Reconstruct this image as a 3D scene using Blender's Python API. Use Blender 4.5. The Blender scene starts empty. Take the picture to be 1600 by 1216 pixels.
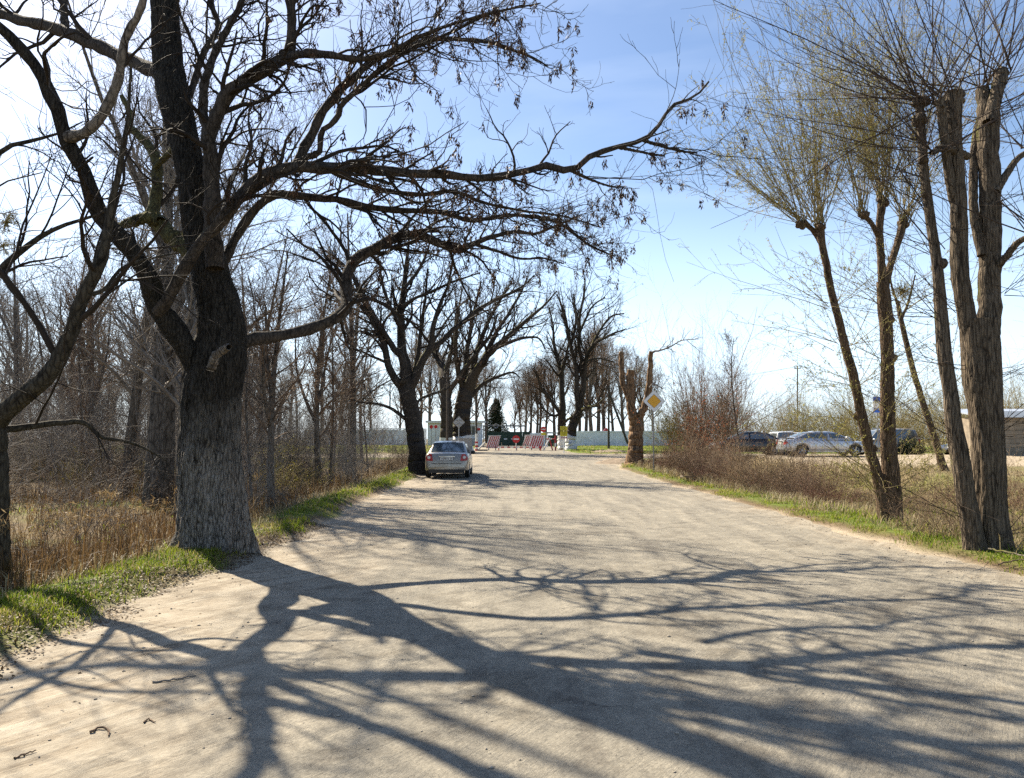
import bpy, math, random
import numpy as np
from mathutils import Vector, Matrix

# ------------------------------------------------------------------ camera, sky, sun, exposure
SC = bpy.context.scene
COL = SC.collection
FPX, CAM_H, PITCH, YAW = 1207.0, 1.65, math.atan(78 / 1207.0), math.radians(0.24)
cam_d = bpy.data.cameras.new('camera')
cam = bpy.data.objects.new('camera', cam_d)
COL.objects.link(cam)
cam_d.sensor_width = 36.0
cam_d.lens = 36.0 * FPX / 1600.0
cam_d.clip_start, cam_d.clip_end = 0.05, 3000.0
cam.location = (0, 0, CAM_H)
cam.rotation_euler = (math.radians(90) + PITCH, 0, -YAW)
SC.camera = cam

SUN_AZ, SUN_EL = math.radians(40.5), math.radians(41.0)      # azimuth: left of straight ahead
world = bpy.data.worlds.new('World')
SC.world = world
world.use_nodes = True
wn, wl = world.node_tree.nodes, world.node_tree.links
bg = wn['Background']
sky = wn.new('ShaderNodeTexSky')
sky.sky_type = 'NISHITA'
sky.sun_disc = False
sky.sun_elevation = SUN_EL
sky.sun_rotation = -SUN_AZ
sky.air_density, sky.dust_density, sky.ozone_density = 1.0, 0.9, 4.0
# faint high cirrus, as a real layer of the sky in every direction
wtc = wn.new('ShaderNodeTexCoord')
wmp = wn.new('ShaderNodeMapping'); wmp.inputs['Scale'].default_value = (1.2, 1.2, 6.0)
wns = wn.new('ShaderNodeTexNoise'); wns.inputs['Scale'].default_value = 1.6; wns.inputs['Detail'].default_value = 6; wns.inputs['Distortion'].default_value = 0.6
wrp = wn.new('ShaderNodeValToRGB'); wrp.color_ramp.elements[0].position = 0.50; wrp.color_ramp.elements[1].position = 0.85
wrp.color_ramp.elements[1].color = (0.16, 0.16, 0.16, 1)
wmx = wn.new('ShaderNodeMix'); wmx.data_type = 'RGBA'
wl.new(wtc.outputs['Generated'], wmp.inputs['Vector']); wl.new(wmp.outputs[0], wns.inputs['Vector'])
wl.new(wns.outputs['Fac'], wrp.inputs[0]); wl.new(wrp.outputs[0], wmx.inputs[0])
wl.new(sky.outputs[0], wmx.inputs[6]); wmx.inputs[7].default_value = (8.5, 9.2, 10.0, 1)
# pale spring haze low in the sky, the same all round the horizon
wsx = wn.new('ShaderNodeSeparateXYZ'); wl.new(wtc.outputs['Generated'], wsx.inputs[0])
wmr = wn.new('ShaderNodeMapRange'); wmr.interpolation_type = 'SMOOTHERSTEP'
for i_, v_ in ((1, -0.02), (2, 0.42), (3, 0.60), (4, 0.0)): wmr.inputs[i_].default_value = v_
wl.new(wsx.outputs['Z'], wmr.inputs[0])
wm2 = wn.new('ShaderNodeMix'); wm2.data_type = 'RGBA'; wl.new(wmr.outputs[0], wm2.inputs[0]); wl.new(wmx.outputs[2], wm2.inputs[6]); wm2.inputs[7].default_value = (8.0, 9.8, 11.6, 1)
wl.new(wm2.outputs[2], bg.inputs[0])
bg.inputs[1].default_value = 0.068

sun_d = bpy.data.lights.new('sun', 'SUN')
sun_d.energy, sun_d.angle, sun_d.color = 5.0, math.radians(0.53), (1.0, 0.90, 0.73)
sun = bpy.data.objects.new('sun', sun_d)
COL.objects.link(sun)
SUNV = Vector((-math.sin(SUN_AZ) * math.cos(SUN_EL), math.cos(SUN_AZ) * math.cos(SUN_EL), math.sin(SUN_EL)))
sun.rotation_euler = SUNV.to_track_quat('Z', 'Y').to_euler()
sun.location = (-20, 30, 40)

SC.view_settings.view_transform = 'Standard'
SC.view_settings.look = 'None'
SC.view_settings.gamma = 1.0
SC.view_settings.exposure = 1.38
SC.render.engine = 'CYCLES'
SC.cycles.max_bounces = 4
SC.cycles.diffuse_bounces = 2
SC.cycles.glossy_bounces = 2
SC.cycles.transmission_bounces = 3
SC.cycles.use_adaptive_sampling = True
SC.cycles.adaptive_threshold = 0.015
SC.cycles.caustics_reflective = False
SC.cycles.caustics_refractive = False
SC.cycles.transparent_max_bounces = 8
SC.cycles.use_denoising = False

# ------------------------------------------------------------------ helpers
def ray(px, py):
    x, z = (px - 800.0) / FPX, (608.0 - py) / FPX
    y2 = math.cos(PITCH) - math.sin(PITCH) * z
    z2 = math.sin(PITCH) + math.cos(PITCH) * z
    return np.array([x * math.cos(YAW) + y2 * math.sin(YAW), y2 * math.cos(YAW) - x * math.sin(YAW), z2])

def PT(px, py, Y):
    d = ray(px, py)
    return np.array([0, 0, CAM_H]) + d * (Y / d[1])

def _h(ix, iy, s):
    n = (ix.astype(np.int64) * 374761393 + iy.astype(np.int64) * 668265263 + s * 974634777) & 0xffffffff
    n = ((n ^ (n >> 13)) * 1274126177) & 0xffffffff
    return ((n ^ (n >> 16)) & 0xffff) / 65535.0

def vnoise(x, y, s=0):
    x, y = np.asarray(x, float), np.asarray(y, float)
    ix, iy = np.floor(x), np.floor(y)
    fx, fy = x - ix, y - iy
    fx, fy = fx * fx * (3 - 2 * fx), fy * fy * (3 - 2 * fy)
    a, b = _h(ix, iy, s), _h(ix + 1, iy, s)
    c, d = _h(ix, iy + 1, s), _h(ix + 1, iy + 1, s)
    return (a + (b - a) * fx) * (1 - fy) + (c + (d - c) * fx) * fy

def fbm(x, y, s=0, o=3):
    v, a, f = 0, 0.5, 1.0
    for i in range(o):
        v = v + a * (vnoise(x * f, y * f, s + i) - 0.5) * 2
        a, f = a * 0.5, f * 2.03
    return v

def sstep(a, b, x):
    t = np.clip((np.asarray(x, float) - a) / (b - a), 0, 1)
    return t * t * (3 - 2 * t)

def rise(y):
    return np.interp(y, [-1e3, 26, 34, 75, 130, 1e4], [0, 0, 0.05, 0.64, 0.95, 1.0])

def road_d(x, y):
    """distance outside the carriageway (negative on it)"""
    w = fbm(y * 0.22, x * 0.05, 5, 3)
    lo = np.interp(y, [0, 5, 8, 11, 13.5, 20, 62, 66], [-3.7, -3.75, -3.75, -3.55, -3.45, -3.75, -3.8, -3.3]) + 0.22 * w
    hi = np.interp(y, [0, 9, 40, 46, 62, 66], [6.1, 6.0, 5.8, 6.6, 6.2, 5.0]) + 0.22 * w
    dm = np.maximum(lo - x, x - hi)
    dc = np.abs(y - 56.5) - 4.6 + 0.3 * w
    k = np.minimum(dm, dc)
    return np.where(y > 112, np.maximum(k, y - 112), k)

def park(x, y):
    return sstep(12.3, 14.2, x + 0.8 * fbm(x * .3, y * .3, 9, 2)) * sstep(17, 26, y)

def gz(x, y):
    """terrain height beside the road; on the road it dips under the road sheet"""
    x, y = np.asarray(x, float), np.asarray(y, float)
    d = road_d(x, y)
    r = rise(y)
    n1, n2 = fbm(x * 0.35, y * 0.35, 2, 3), fbm(x * 1.9, y * 1.9, 3, 3)
    near = 1 - sstep(44, 56, y)
    left = 0.13 * sstep(0, .55, d) - near * 0.62 * sstep(0.9, 3.3, d) + near * 0.2 * sstep(5, 9, d) + 0.12 * n1 * sstep(1, 4, d)
    right = 0.07 * sstep(0, .6, d) - near * 0.35 * sstep(1.0, 3.4, d) + 0.12 * n1 * sstep(1, 4, d)
    p = park(x, y)
    right = right * (1 - p * near) + p * near * (0.52 + 0.03 * n1)
    right = right + near * (1 - p) * 0.35 * sstep(15, 28, x) * sstep(0, 5, y)
    side = np.where(x < 1.2, left, right)
    side = side + 0.035 * n2 * sstep(0.15, .8, d) + np.where(x > 6, .16 * n2 * sstep(.02, .5, p) * (1 - sstep(.6, 1, p)) * near, 0)
    return r + np.where(d < 0, np.maximum(d, -1) * 0.09, side)

def G(px, py):
    """where a pixel's ray meets the terrain (used once, to place things in the world)"""
    d = ray(px, py); o = np.array([0, 0, CAM_H])
    t = np.linspace(2, 300, 6000)
    z = o[2] + d[2] * t
    g = np.maximum(gz(d[0] * t, d[1] * t), np.where(road_d(d[0] * t, d[1] * t) < 0, rise(d[1] * t), -9))
    k = np.argmax(z < g)
    if not (z < g).any(): k = len(t) - 1
    return np.array([d[0] * t[k], d[1] * t[k], float(g[k])])

def ground(x, y):
    g = float(gz(x, y))
    return max(g, float(rise(y))) if float(road_d(x, y)) < 0 else g

def np_mesh(name, V, Q=None, T=None, smooth=True, attr=None):
    V = np.asarray(V, np.float32).reshape(-1, 3)
    Q = np.zeros((0, 4), np.int32) if Q is None else np.asarray(Q, np.int32).reshape(-1, 4)
    T = np.zeros((0, 3), np.int32) if T is None else np.asarray(T, np.int32).reshape(-1, 3)
    me = bpy.data.meshes.new(name)
    me.vertices.add(len(V)); me.vertices.foreach_set('co', V.ravel())
    nl = Q.size + T.size
    me.loops.add(nl); me.loops.foreach_set('vertex_index', np.concatenate([Q.ravel(), T.ravel()]).astype(np.int32))
    me.polygons.add(len(Q) + len(T))
    ls = np.concatenate([np.arange(len(Q)) * 4, Q.size + np.arange(len(T)) * 3]).astype(np.int32)
    me.polygons.foreach_set('loop_start', ls)
    if smooth: me.polygons.foreach_set('use_smooth', np.ones(len(Q) + len(T), bool))
    if attr is not None:
        for k, a in attr.items():
            a = np.asarray(a, np.float32)
            if a.ndim == 1:
                at = me.attributes.new(k, 'FLOAT', 'POINT'); at.data.foreach_set('value', a)
            else:
                at = me.attributes.new(k, 'FLOAT_COLOR', 'POINT'); at.data.foreach_set('color', np.concatenate([a, np.ones((len(a), 1), np.float32)], 1).ravel())
    me.update(calc_edges=True)
    return me

def link(name, me, mat=None, parent=None):
    o = bpy.data.objects.new(name, me)
    if mat is not None and me is not None and len(me.materials) == 0: me.materials.append(mat)
    COL.objects.link(o)
    if parent is not None: o.parent = parent
    return o

def tag(o, label=None, cat=None, group=None, kind=None):
    if label: o['label'] = label
    if cat: o['category'] = cat
    if group: o['group'] = group
    if kind: o['kind'] = kind
    return o

def thing(name, label, cat, loc=(0, 0, 0), rz=0.0, group=None):
    o = bpy.data.objects.new(name, None)
    o.empty_display_size = 0.2
    o.location = [float(v) for v in loc]; o.rotation_euler = (0, 0, rz)
    COL.objects.link(o)
    return tag(o, label, cat, group)

def copy_tree(o, loc, rz=0, s=1.0, label=None, group=None, tilt=0.0):
    r = o.copy(); COL.objects.link(r)
    r.location = [float(v) for v in loc]; r.rotation_euler = (tilt, 0, rz)
    r.scale = (s, s, s) if not isinstance(s, (tuple, list)) else s
    if label: r['label'] = label
    if group: r['group'] = group
    for ch in o.children:
        c = ch.copy(); COL.objects.link(c); c.parent = r
        for g in ch.children:
            e = g.copy(); COL.objects.link(e); e.parent = c
    return r

class MB:
    """small hand-made meshes: boxes, tubes, prisms"""
    def __init__(s): s.v, s.f = [], []
    def add(s, vs, fs):
        b = len(s.v); s.v += [tuple(map(float, v)) for v in vs]; s.f += [tuple(b + i for i in f) for f in fs]; return s
    def box(s, c, d, rz=0, M=None):
        x, y, z = d[0] / 2, d[1] / 2, d[2] / 2
        vs = [Vector((sx * x, sy * y, sz * z)) for sz in (-1, 1) for sy in (-1, 1) for sx in (-1, 1)]
        R = M if M is not None else Matrix.Rotation(rz, 3, 'Z')
        return s.add([R @ v + Vector(c) for v in vs], [(0, 2, 3, 1), (4, 5, 7, 6), (0, 1, 5, 4), (2, 6, 7, 3), (0, 4, 6, 2), (1, 3, 7, 5)])
    def bar(s, a, b, r0, r1=None, n=8):
        a, b = Vector(a), Vector(b); r1 = r0 if r1 is None else r1
        t = (b - a).normalized(); u = t.orthogonal().normalized(); w = t.cross(u)
        vs = []
        for p, r in ((a, r0), (b, r1)):
            for i in range(n):
                q = 2 * math.pi * i / n
                vs.append(p + (u * math.cos(q) + w * math.sin(q)) * r)
        return s.add(vs, [(i, (i + 1) % n, n + (i + 1) % n, n + i) for i in range(n)] + [tuple(range(n))[::-1], tuple(range(n, 2 * n))])
    def prism(s, pts, off):
        n = len(pts); off = Vector(off)
        vs = [Vector(p) for p in pts] + [Vector(p) + off for p in pts]
        return s.add(vs, [tuple(range(n)), tuple(range(n, 2 * n))[::-1]] + [(i, n + i, n + (i + 1) % n, (i + 1) % n) for i in range(n)])
    def lathe(s, c, axis, prof, n=24):
        """prof: (radius, along axis)"""
        c, t = Vector(c), Vector(axis).normalized(); u = t.orthogonal().normalized(); w = t.cross(u)
        vs, fs = [], []
        for r, h in prof:
            for i in range(n):
                q = 2 * math.pi * i / n
                vs.append(c + t * h + (u * math.cos(q) + w * math.sin(q)) * r)
        for k in range(len(prof) - 1):
            for i in range(n):
                j = (i + 1) % n
                fs.append((k * n + i, k * n + j, (k + 1) * n + j, (k + 1) * n + i))
        return s.add(vs, fs)
    def build(s, name, mat, parent=None, smooth=False, sharp=35):
        me = bpy.data.meshes.new(name); me.from_pydata(s.v, [], s.f); me.update()
        import bmesh
        bm = bmesh.new(); bm.from_mesh(me); bmesh.ops.recalc_face_normals(bm, faces=bm.faces); bm.to_mesh(me); bm.free()
        if smooth:
            me.polygons.foreach_set('use_smooth', [True] * len(me.polygons))
            me.set_sharp_from_angle(angle=math.radians(sharp))
        return link(name, me, mat, parent)

# ------------------------------------------------------------------ materials
def new_mat(name):
    m = bpy.data.materials.new(name); m.use_nodes = True
    nt = m.node_tree
    return m, nt.nodes, nt.links, nt.nodes['Principled BSDF']

def ramp(nodes, stops):
    r = nodes.new('ShaderNodeValToRGB'); e = r.color_ramp.elements
    while len(e) > 1: e.remove(e[-1])
    e[0].position, e[0].color = stops[0][0], (*stops[0][1], 1)
    for p, c in stops[1:]:
        k = e.new(p); k.color = (*c, 1)
    return r

def plain(name, col, rough=0.6, metal=0.0, var=0.12, scale=8.0, bump=0.0, coat=0.0, spec=0.5):
    m, N, L, b = new_mat(name)
    tc = N.new('ShaderNodeTexCoord'); ns = N.new('ShaderNodeTexNoise')
    ns.inputs['Scale'].default_value = scale; ns.inputs['Detail'].default_value = 5
    L.new(tc.outputs['Object'], ns.inputs['Vector'])
    c = np.array(col)
    rp = ramp(N, [(0.3, tuple(c * (1 - var))), (0.7, tuple(np.minimum(c * (1 + var), 1)))])
    L.new(ns.outputs['Fac'], rp.inputs[0]); L.new(rp.outputs[0], b.inputs['Base Color'])
    b.inputs['Roughness'].default_value = rough; b.inputs['Metallic'].default_value = metal
    b.inputs['Coat Weight'].default_value = coat; b.inputs['Specular IOR Level'].default_value = spec
    b.inputs['Coat Roughness'].default_value = 0.05
    if bump:
        bp = N.new('ShaderNodeBump'); bp.inputs['Strength'].default_value = bump; bp.inputs['Distance'].default_value = 0.02
        L.new(ns.outputs['Fac'], bp.inputs['Height']); L.new(bp.outputs[0], b.inputs['Normal'])
    return m

def bark(name, dark, light, moss=0.0, scale=9.0, stretch=0.16, bump=0.8, dist=0.03, mosscol=(0.10, 0.10, 0.015), band=None):
    m, N, L, b = new_mat(name)
    tc = N.new('ShaderNodeTexCoord'); mp = N.new('ShaderNodeMapping')
    mp.inputs['Scale'].default_value = (1, 1, stretch)
    L.new(tc.outputs['Object'], mp.inputs[0])
    n1 = N.new('ShaderNodeTexNoise'); n1.inputs['Scale'].default_value = scale; n1.inputs['Detail'].default_value = 7; n1.inputs['Roughness'].default_value = 0.65; n1.inputs['Distortion'].default_value = 0.8
    vo = N.new('ShaderNodeTexVoronoi'); vo.feature = 'DISTANCE_TO_EDGE'; vo.inputs['Scale'].default_value = scale * 1.6
    L.new(mp.outputs[0], n1.inputs['Vector']); L.new(mp.outputs[0], vo.inputs['Vector'])
    mu = N.new('ShaderNodeMath'); mu.operation = 'MULTIPLY_ADD'; mu.inputs[1].default_value = 1.3
    L.new(vo.outputs['Distance'], mu.inputs[0]); L.new(n1.outputs['Fac'], mu.inputs[2])
    rp = ramp(N, [(0.42, dark), (0.70, light), (0.95, tuple(np.array(light) * 1.25))])
    L.new(mu.outputs[0], rp.inputs[0])
    out = rp.outputs[0]
    n2 = N.new('ShaderNodeTexNoise'); n2.inputs['Scale'].default_value = 2.2; n2.inputs['Detail'].default_value = 4
    L.new(tc.outputs['Object'], n2.inputs['Vector'])
    if band is not None:      # bark colour turns much darker above a height, with a ragged edge
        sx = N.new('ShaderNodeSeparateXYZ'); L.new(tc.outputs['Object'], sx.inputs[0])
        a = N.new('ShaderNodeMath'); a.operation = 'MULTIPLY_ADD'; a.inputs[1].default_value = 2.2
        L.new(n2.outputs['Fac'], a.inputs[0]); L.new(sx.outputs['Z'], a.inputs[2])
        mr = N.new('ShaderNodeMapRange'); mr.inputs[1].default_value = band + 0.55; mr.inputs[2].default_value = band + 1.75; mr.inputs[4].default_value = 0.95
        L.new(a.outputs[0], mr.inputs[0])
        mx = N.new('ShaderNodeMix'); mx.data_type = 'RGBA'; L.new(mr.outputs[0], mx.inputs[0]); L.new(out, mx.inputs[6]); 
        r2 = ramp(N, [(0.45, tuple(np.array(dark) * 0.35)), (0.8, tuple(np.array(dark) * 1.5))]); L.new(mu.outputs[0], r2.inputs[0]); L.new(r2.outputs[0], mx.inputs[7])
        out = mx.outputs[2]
    if moss > 0:
        ge = N.new('ShaderNodeNewGeometry'); vd = N.new('ShaderNodeVectorMath'); vd.operation = 'DOT_PRODUCT'; vd.inputs[1].default_value = (-0.75, 0.35, 0.6)
        L.new(ge.outputs['Normal'], vd.inputs[0])
        ad = N.new('ShaderNodeMath'); ad.operation = 'MULTIPLY'; L.new(vd.outputs['Value'], ad.inputs[0]); L.new(n2.outputs['Fac'], ad.inputs[1])
        mr = N.new('ShaderNodeMapRange'); mr.inputs[1].default_value = 0.46 - 0.2 * moss; mr.inputs[2].default_value = 0.6 - 0.2 * moss
        L.new(ad.outputs[0], mr.inputs[0])
        mx = N.new('ShaderNodeMix'); mx.data_type = 'RGBA'; L.new(mr.outputs[0], mx.inputs[0]); L.new(out, mx.inputs[6]); mx.inputs[7].default_value = (*mosscol, 1)
        out = mx.outputs[2]
    L.new(out, b.inputs['Base Color'])
    b.inputs['Roughness'].default_value = 0.92; b.inputs['Specular IOR Level'].default_value = 0.15
    bp = N.new('ShaderNodeBump'); bp.inputs['Strength'].default_value = bump; bp.inputs['Distance'].default_value = dist
    L.new(mu.outputs[0], bp.inputs['Height']); L.new(bp.outputs[0], b.inputs['Normal'])
    return m

def leafy(name, stops, trans=0.45, attr='rnd', rough=0.6):
    m, N, L, b = new_mat(name)
    at = N.new('ShaderNodeAttribute'); at.attribute_name = attr
    rp = ramp(N, stops); L.new(at.outputs['Fac'], rp.inputs[0])
    L.new(rp.outputs[0], b.inputs['Base Color']); b.inputs['Roughness'].default_value = rough; b.inputs['Specular IOR Level'].default_value = 0.2
    tr = N.new('ShaderNodeBsdfTranslucent'); L.new(rp.outputs[0], tr.inputs[0])
    mx = N.new('ShaderNodeMixShader'); mx.inputs[0].default_value = trans
    out = [n for n in N if n.type == 'OUTPUT_MATERIAL'][0]
    L.new(b.outputs[0], mx.inputs[1]); L.new(tr.outputs[0], mx.inputs[2]); L.new(mx.outputs[0], out.inputs[0])
    return m

M = {}
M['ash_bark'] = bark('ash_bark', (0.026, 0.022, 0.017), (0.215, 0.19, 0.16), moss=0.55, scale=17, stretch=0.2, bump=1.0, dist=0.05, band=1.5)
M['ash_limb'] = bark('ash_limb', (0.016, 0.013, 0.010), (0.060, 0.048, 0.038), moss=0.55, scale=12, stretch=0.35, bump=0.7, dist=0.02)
M['edge_bark'] = bark('edge_bark', (0.016, 0.013, 0.010), (0.060, 0.050, 0.036), moss=0.5, scale=12, stretch=0.3, bump=0.8, dist=0.03, mosscol=(0.12, 0.115, 0.015))
M['moss_limb'] = bark('moss_limb', (0.030, 0.026, 0.016), (0.09, 0.08, 0.035), moss=1.0, scale=12, stretch=0.4, bump=0.8, dist=0.03, mosscol=(0.17, 0.16, 0.015))
M['pale_limb'] = bark('pale_limb', (0.05, 0.042, 0.034), (0.16, 0.135, 0.11), moss=0.1, scale=10, stretch=0.4, bump=0.5, dist=0.015)
M['twig'] = plain('ash_twig', (0.030, 0.023, 0.018), 0.85, var=0.35, scale=3, spec=0.2)
M['lime_twig'] = plain('lime_twig', (0.060, 0.042, 0.030), 0.8, var=0.4, scale=3, spec=0.2)
M['twig_grey'] = plain('grey_twig', (0.20, 0.175, 0.15), 0.85, var=0.3, scale=2, spec=0.2)
M['twig_brown'] = plain('brown_twig', (0.17, 0.115, 0.075), 0.85, var=0.4, scale=2, spec=0.2)
M['twig_tan'] = plain('tan_twig', (0.26, 0.185, 0.115), 0.85, var=0.35, scale=2, spec=0.2)
M['twig_red'] = plain('reddish_twig', (0.15, 0.075, 0.05), 0.85, var=0.4, scale=2, spec=0.2)
M['twig_olive'] = plain('olive_twig', (0.25, 0.20, 0.09), 0.8, var=0.35, scale=2, spec=0.2)
M['forest_bark'] = bark('forest_bark', (0.030, 0.025, 0.020), (0.12, 0.10, 0.08), moss=0.15, scale=6, stretch=0.3, bump=0.6)
M['willow_bark'] = bark('willow_bark', (0.032, 0.020, 0.012), (0.14, 0.095, 0.06), moss=0.0, scale=18, stretch=0.14, bump=1.0, dist=0.04)
M['lime_bark'] = bark('lime_bark', (0.028, 0.021, 0.015), (0.13, 0.10, 0.07), moss=0.05, scale=17, stretch=0.13, bump=1.0, dist=0.04)
M['stump_bark'] = bark('stump_bark', (0.05, 0.030, 0.017), (0.20, 0.125, 0.07), moss=0.0, scale=7, stretch=0.2, bump=1.0)
M['cut_wood'] = plain('cut_wood', (0.42, 0.30, 0.18), 0.8, var=0.25, scale=14)
M['whitewash'] = plain('whitewash', (0.62, 0.62, 0.60), 0.9, var=0.22, scale=5, bump=0.6)
M['keys'] = leafy('ash_keys', [(0, (0.030, 0.018, 0.012)), (1, (0.10, 0.055, 0.030))], 0.15)
M['catkin'] = leafy('willow_buds', [(0, (0.26, 0.22, 0.05)), (1, (0.34, 0.33, 0.10))], 0.4)
M['red_leaf'] = leafy('rust_leaves', [(0, (0.16, 0.04, 0.02)), (1, (0.30, 0.10, 0.035))], 0.4)
M['mistletoe'] = leafy('mistletoe_leaves', [(0, (0.08, 0.08, 0.02)), (1, (0.17, 0.15, 0.04))], 0.3)
M['grass'] = leafy('spring_grass', [(0, (0.05, 0.09, 0.010)), (0.4, (0.15, 0.21, 0.015)), (0.62, (0.24, 0.27, 0.022)), (0.74, (0.30, 0.24, 0.09)), (1, (0.36, 0.28, 0.14))], 0.5)
M['straw'] = leafy('dead_grass', [(0, (0.13, 0.095, 0.045)), (0.5, (0.27, 0.215, 0.115)), (1, (0.40, 0.34, 0.21))], 0.35)
M['reed'] = leafy('dead_reeds', [(0, (0.05, 0.03, 0.013)), (0.55, (0.13, 0.078, 0.034)), (0.8, (0.20, 0.13, 0.06)), (1, (0.32, 0.24, 0.13))], 0.35)
M['litter'] = leafy('leaf_litter', [(0, (0.045, 0.028, 0.015)), (0.6, (0.12, 0.075, 0.036)), (1, (0.22, 0.155, 0.085))], 0.2)
M['needles'] = leafy('spruce_needles', [(0, (0.018, 0.030, 0.014)), (1, (0.05, 0.065, 0.03))], 0.15)
M['yellow_bush'] = leafy('catkin_bush', [(0, (0.16, 0.13, 0.03)), (1, (0.30, 0.26, 0.05))], 0.4)

# road: dusty worn asphalt, sand drifted along both sides
def road_material():
    m, N, L, b = new_mat('sandy_asphalt')
    tc = N.new('ShaderNodeTexCoord'); sx = N.new('ShaderNodeSeparateXYZ')
    L.new(tc.outputs['Object'], sx.inputs[0])
    def noise(scale, det=5, ro=0.6, vec=None, dist=0.0):
        n = N.new('ShaderNodeTexNoise'); n.inputs['Scale'].default_value = scale; n.inputs['Detail'].default_value = det; n.inputs['Roughness'].default_value = ro; n.inputs['Distortion'].default_value = dist
        L.new(vec if vec is not None else tc.outputs['Object'], n.inputs['Vector']); return n
    def math_(op, a, b_=None, c=None):
        n = N.new('ShaderNodeMath'); n.operation = op
        for i, v in enumerate((a, b_, c)):
            if v is None: continue
            if isinstance(v, (int, float)): n.inputs[i].default_value = v
            else: L.new(v, n.inputs[i])
        return n.outputs[0]
    mp = N.new('ShaderNodeMapping'); mp.inputs['Scale'].default_value = (1.0, 0.12, 1); L.new(tc.outputs['Object'], mp.inputs[0])
    big = noise(0.6, 5); mid = noise(3.5, 6, 0.7); fine = noise(95, 3, 0.8); track = noise(2.6, 4, 0.6, mp.outputs[0], 0.4)
    # how sandy: near both edges, plus patches and wheel tracks swept clean
    cx = math_('SUBTRACT', sx.outputs['X'], 1.9)
    ax = math_('ABSOLUTE', cx)
    e = math_('MULTIPLY_ADD', big.outputs['Fac'], 2.6, math_('MULTIPLY_ADD', track.outputs['Fac'], 1.6, ax))
    mr = N.new('ShaderNodeMapRange'); mr.interpolation_type = 'SMOOTHSTEP'; mr.inputs[1].default_value = 4.9; mr.inputs[2].default_value = 7.2
    L.new(e, mr.inputs[0])
    asp = ramp(N, [(0.36, (0.125, 0.110, 0.088)), (0.46, (0.19, 0.170, 0.134)), (0.54, (0.225, 0.20, 0.156)), (0.64, (0.285, 0.252, 0.195))])
    L.new(math_('MULTIPLY_ADD', track.outputs['Fac'], 0.5, math_('MULTIPLY', mid.outputs['Fac'], 0.5)), asp.inputs[0])
    # aggregate: pale and dark stones
    vo = N.new('ShaderNodeTexVoronoi'); vo.inputs['Scale'].default_value = 62; L.new(tc.outputs['Object'], vo.inputs['Vector'])
    ag = N.new('ShaderNodeMix'); ag.data_type = 'RGBA'; ag.blend_type = 'OVERLAY'; ag.inputs[0].default_value = 0.22
    L.new(asp.outputs[0], ag.inputs[6])
    sv = N.new('ShaderNodeRGBToBW'); L.new(vo.outputs['Color'], sv.inputs[0]); L.new(sv.outputs[0], ag.inputs[7])
    sand = ramp(N, [(0.38, (0.10, 0.074, 0.046)), (0.45, (0.225, 0.18, 0.126)), (0.51, (0.29, 0.243, 0.178)), (0.62, (0.375, 0.325, 0.25))])
    mp1 = N.new('ShaderNodeMapping'); mp1.inputs['Rotation'].default_value = (0, 0, math.radians(-56)); L.new(tc.outputs['Object'], mp1.inputs[0])
    mp2 = N.new('ShaderNodeMapping'); mp2.inputs['Scale'].default_value = (0.3, 2.6, 1); L.new(mp1.outputs[0], mp2.inputs[0])
    streak = noise(2.2, 7, 0.72, mp2.outputs[0], 0.5)
    L.new(math_('MULTIPLY_ADD', mid.outputs['Fac'], 0.35, math_('MULTIPLY_ADD', streak.outputs['Fac'], 0.55, math_('MULTIPLY', fine.outputs['Fac'], 0.12))), sand.inputs[0])
    mx = N.new('ShaderNodeMix'); mx.data_type = 'RGBA'; L.new(mr.outputs[0], mx.inputs[0]); L.new(ag.outputs[2], mx.inputs[6]); L.new(sand.outputs[0], mx.inputs[7])
    # hairline cracks in the asphalt and broad dusty / oily stains
    wv = N.new('ShaderNodeVectorMath'); wv.operation = 'MULTIPLY_ADD'; wv.inputs[1].default_value = (.55, .55, .55); L.new(mid.outputs['Color'], wv.inputs[0]); L.new(tc.outputs['Object'], wv.inputs[2])
    cr = N.new('ShaderNodeTexVoronoi'); cr.feature = 'DISTANCE_TO_EDGE'; cr.inputs['Scale'].default_value = 0.55; L.new(wv.outputs[0], cr.inputs['Vector'])
    cm = N.new('ShaderNodeMapRange'); cm.inputs[1].default_value = 0.004; cm.inputs[2].default_value = 0.012; cm.inputs[3].default_value = 0.55; cm.inputs[4].default_value = 0.0; L.new(cr.outputs['Distance'], cm.inputs[0])
    gate_ = N.new('ShaderNodeMapRange'); gate_.inputs[1].default_value = 0.50; gate_.inputs[2].default_value = 0.60; L.new(big.outputs['Fac'], gate_.inputs[0])
    inv = math_('SUBTRACT', 1.0, mr.outputs[0])
    cf = math_('MULTIPLY', math_('MULTIPLY', cm.outputs[0], gate_.outputs[0]), inv)
    ck = N.new('ShaderNodeMix'); ck.data_type = 'RGBA'; L.new(cf, ck.inputs[0]); L.new(mx.outputs[2], ck.inputs[6]); ck.inputs[7].default_value = (.05, .042, .034, 1)
    stn = noise(1.1, 6, 0.7, None, 1.2); sr = ramp(N, [(0.36, (.62, .60, .58)), (0.48, (1, 1, 1)), (0.62, (1.0, 1.0, 1.0))]); L.new(stn.outputs['Fac'], sr.inputs[0])
    sm_ = N.new('ShaderNodeMix'); sm_.data_type = 'RGBA'; sm_.blend_type = 'MULTIPLY'; sm_.inputs[0].default_value = .75; L.new(ck.outputs[2], sm_.inputs[6]); L.new(sr.outputs[0], sm_.inputs[7])
    L.new(sm_.outputs[2], b.inputs['Base Color'])
    b.inputs['Roughness'].default_value = 0.9; b.inputs['Specular IOR Level'].default_value = 0.25
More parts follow.
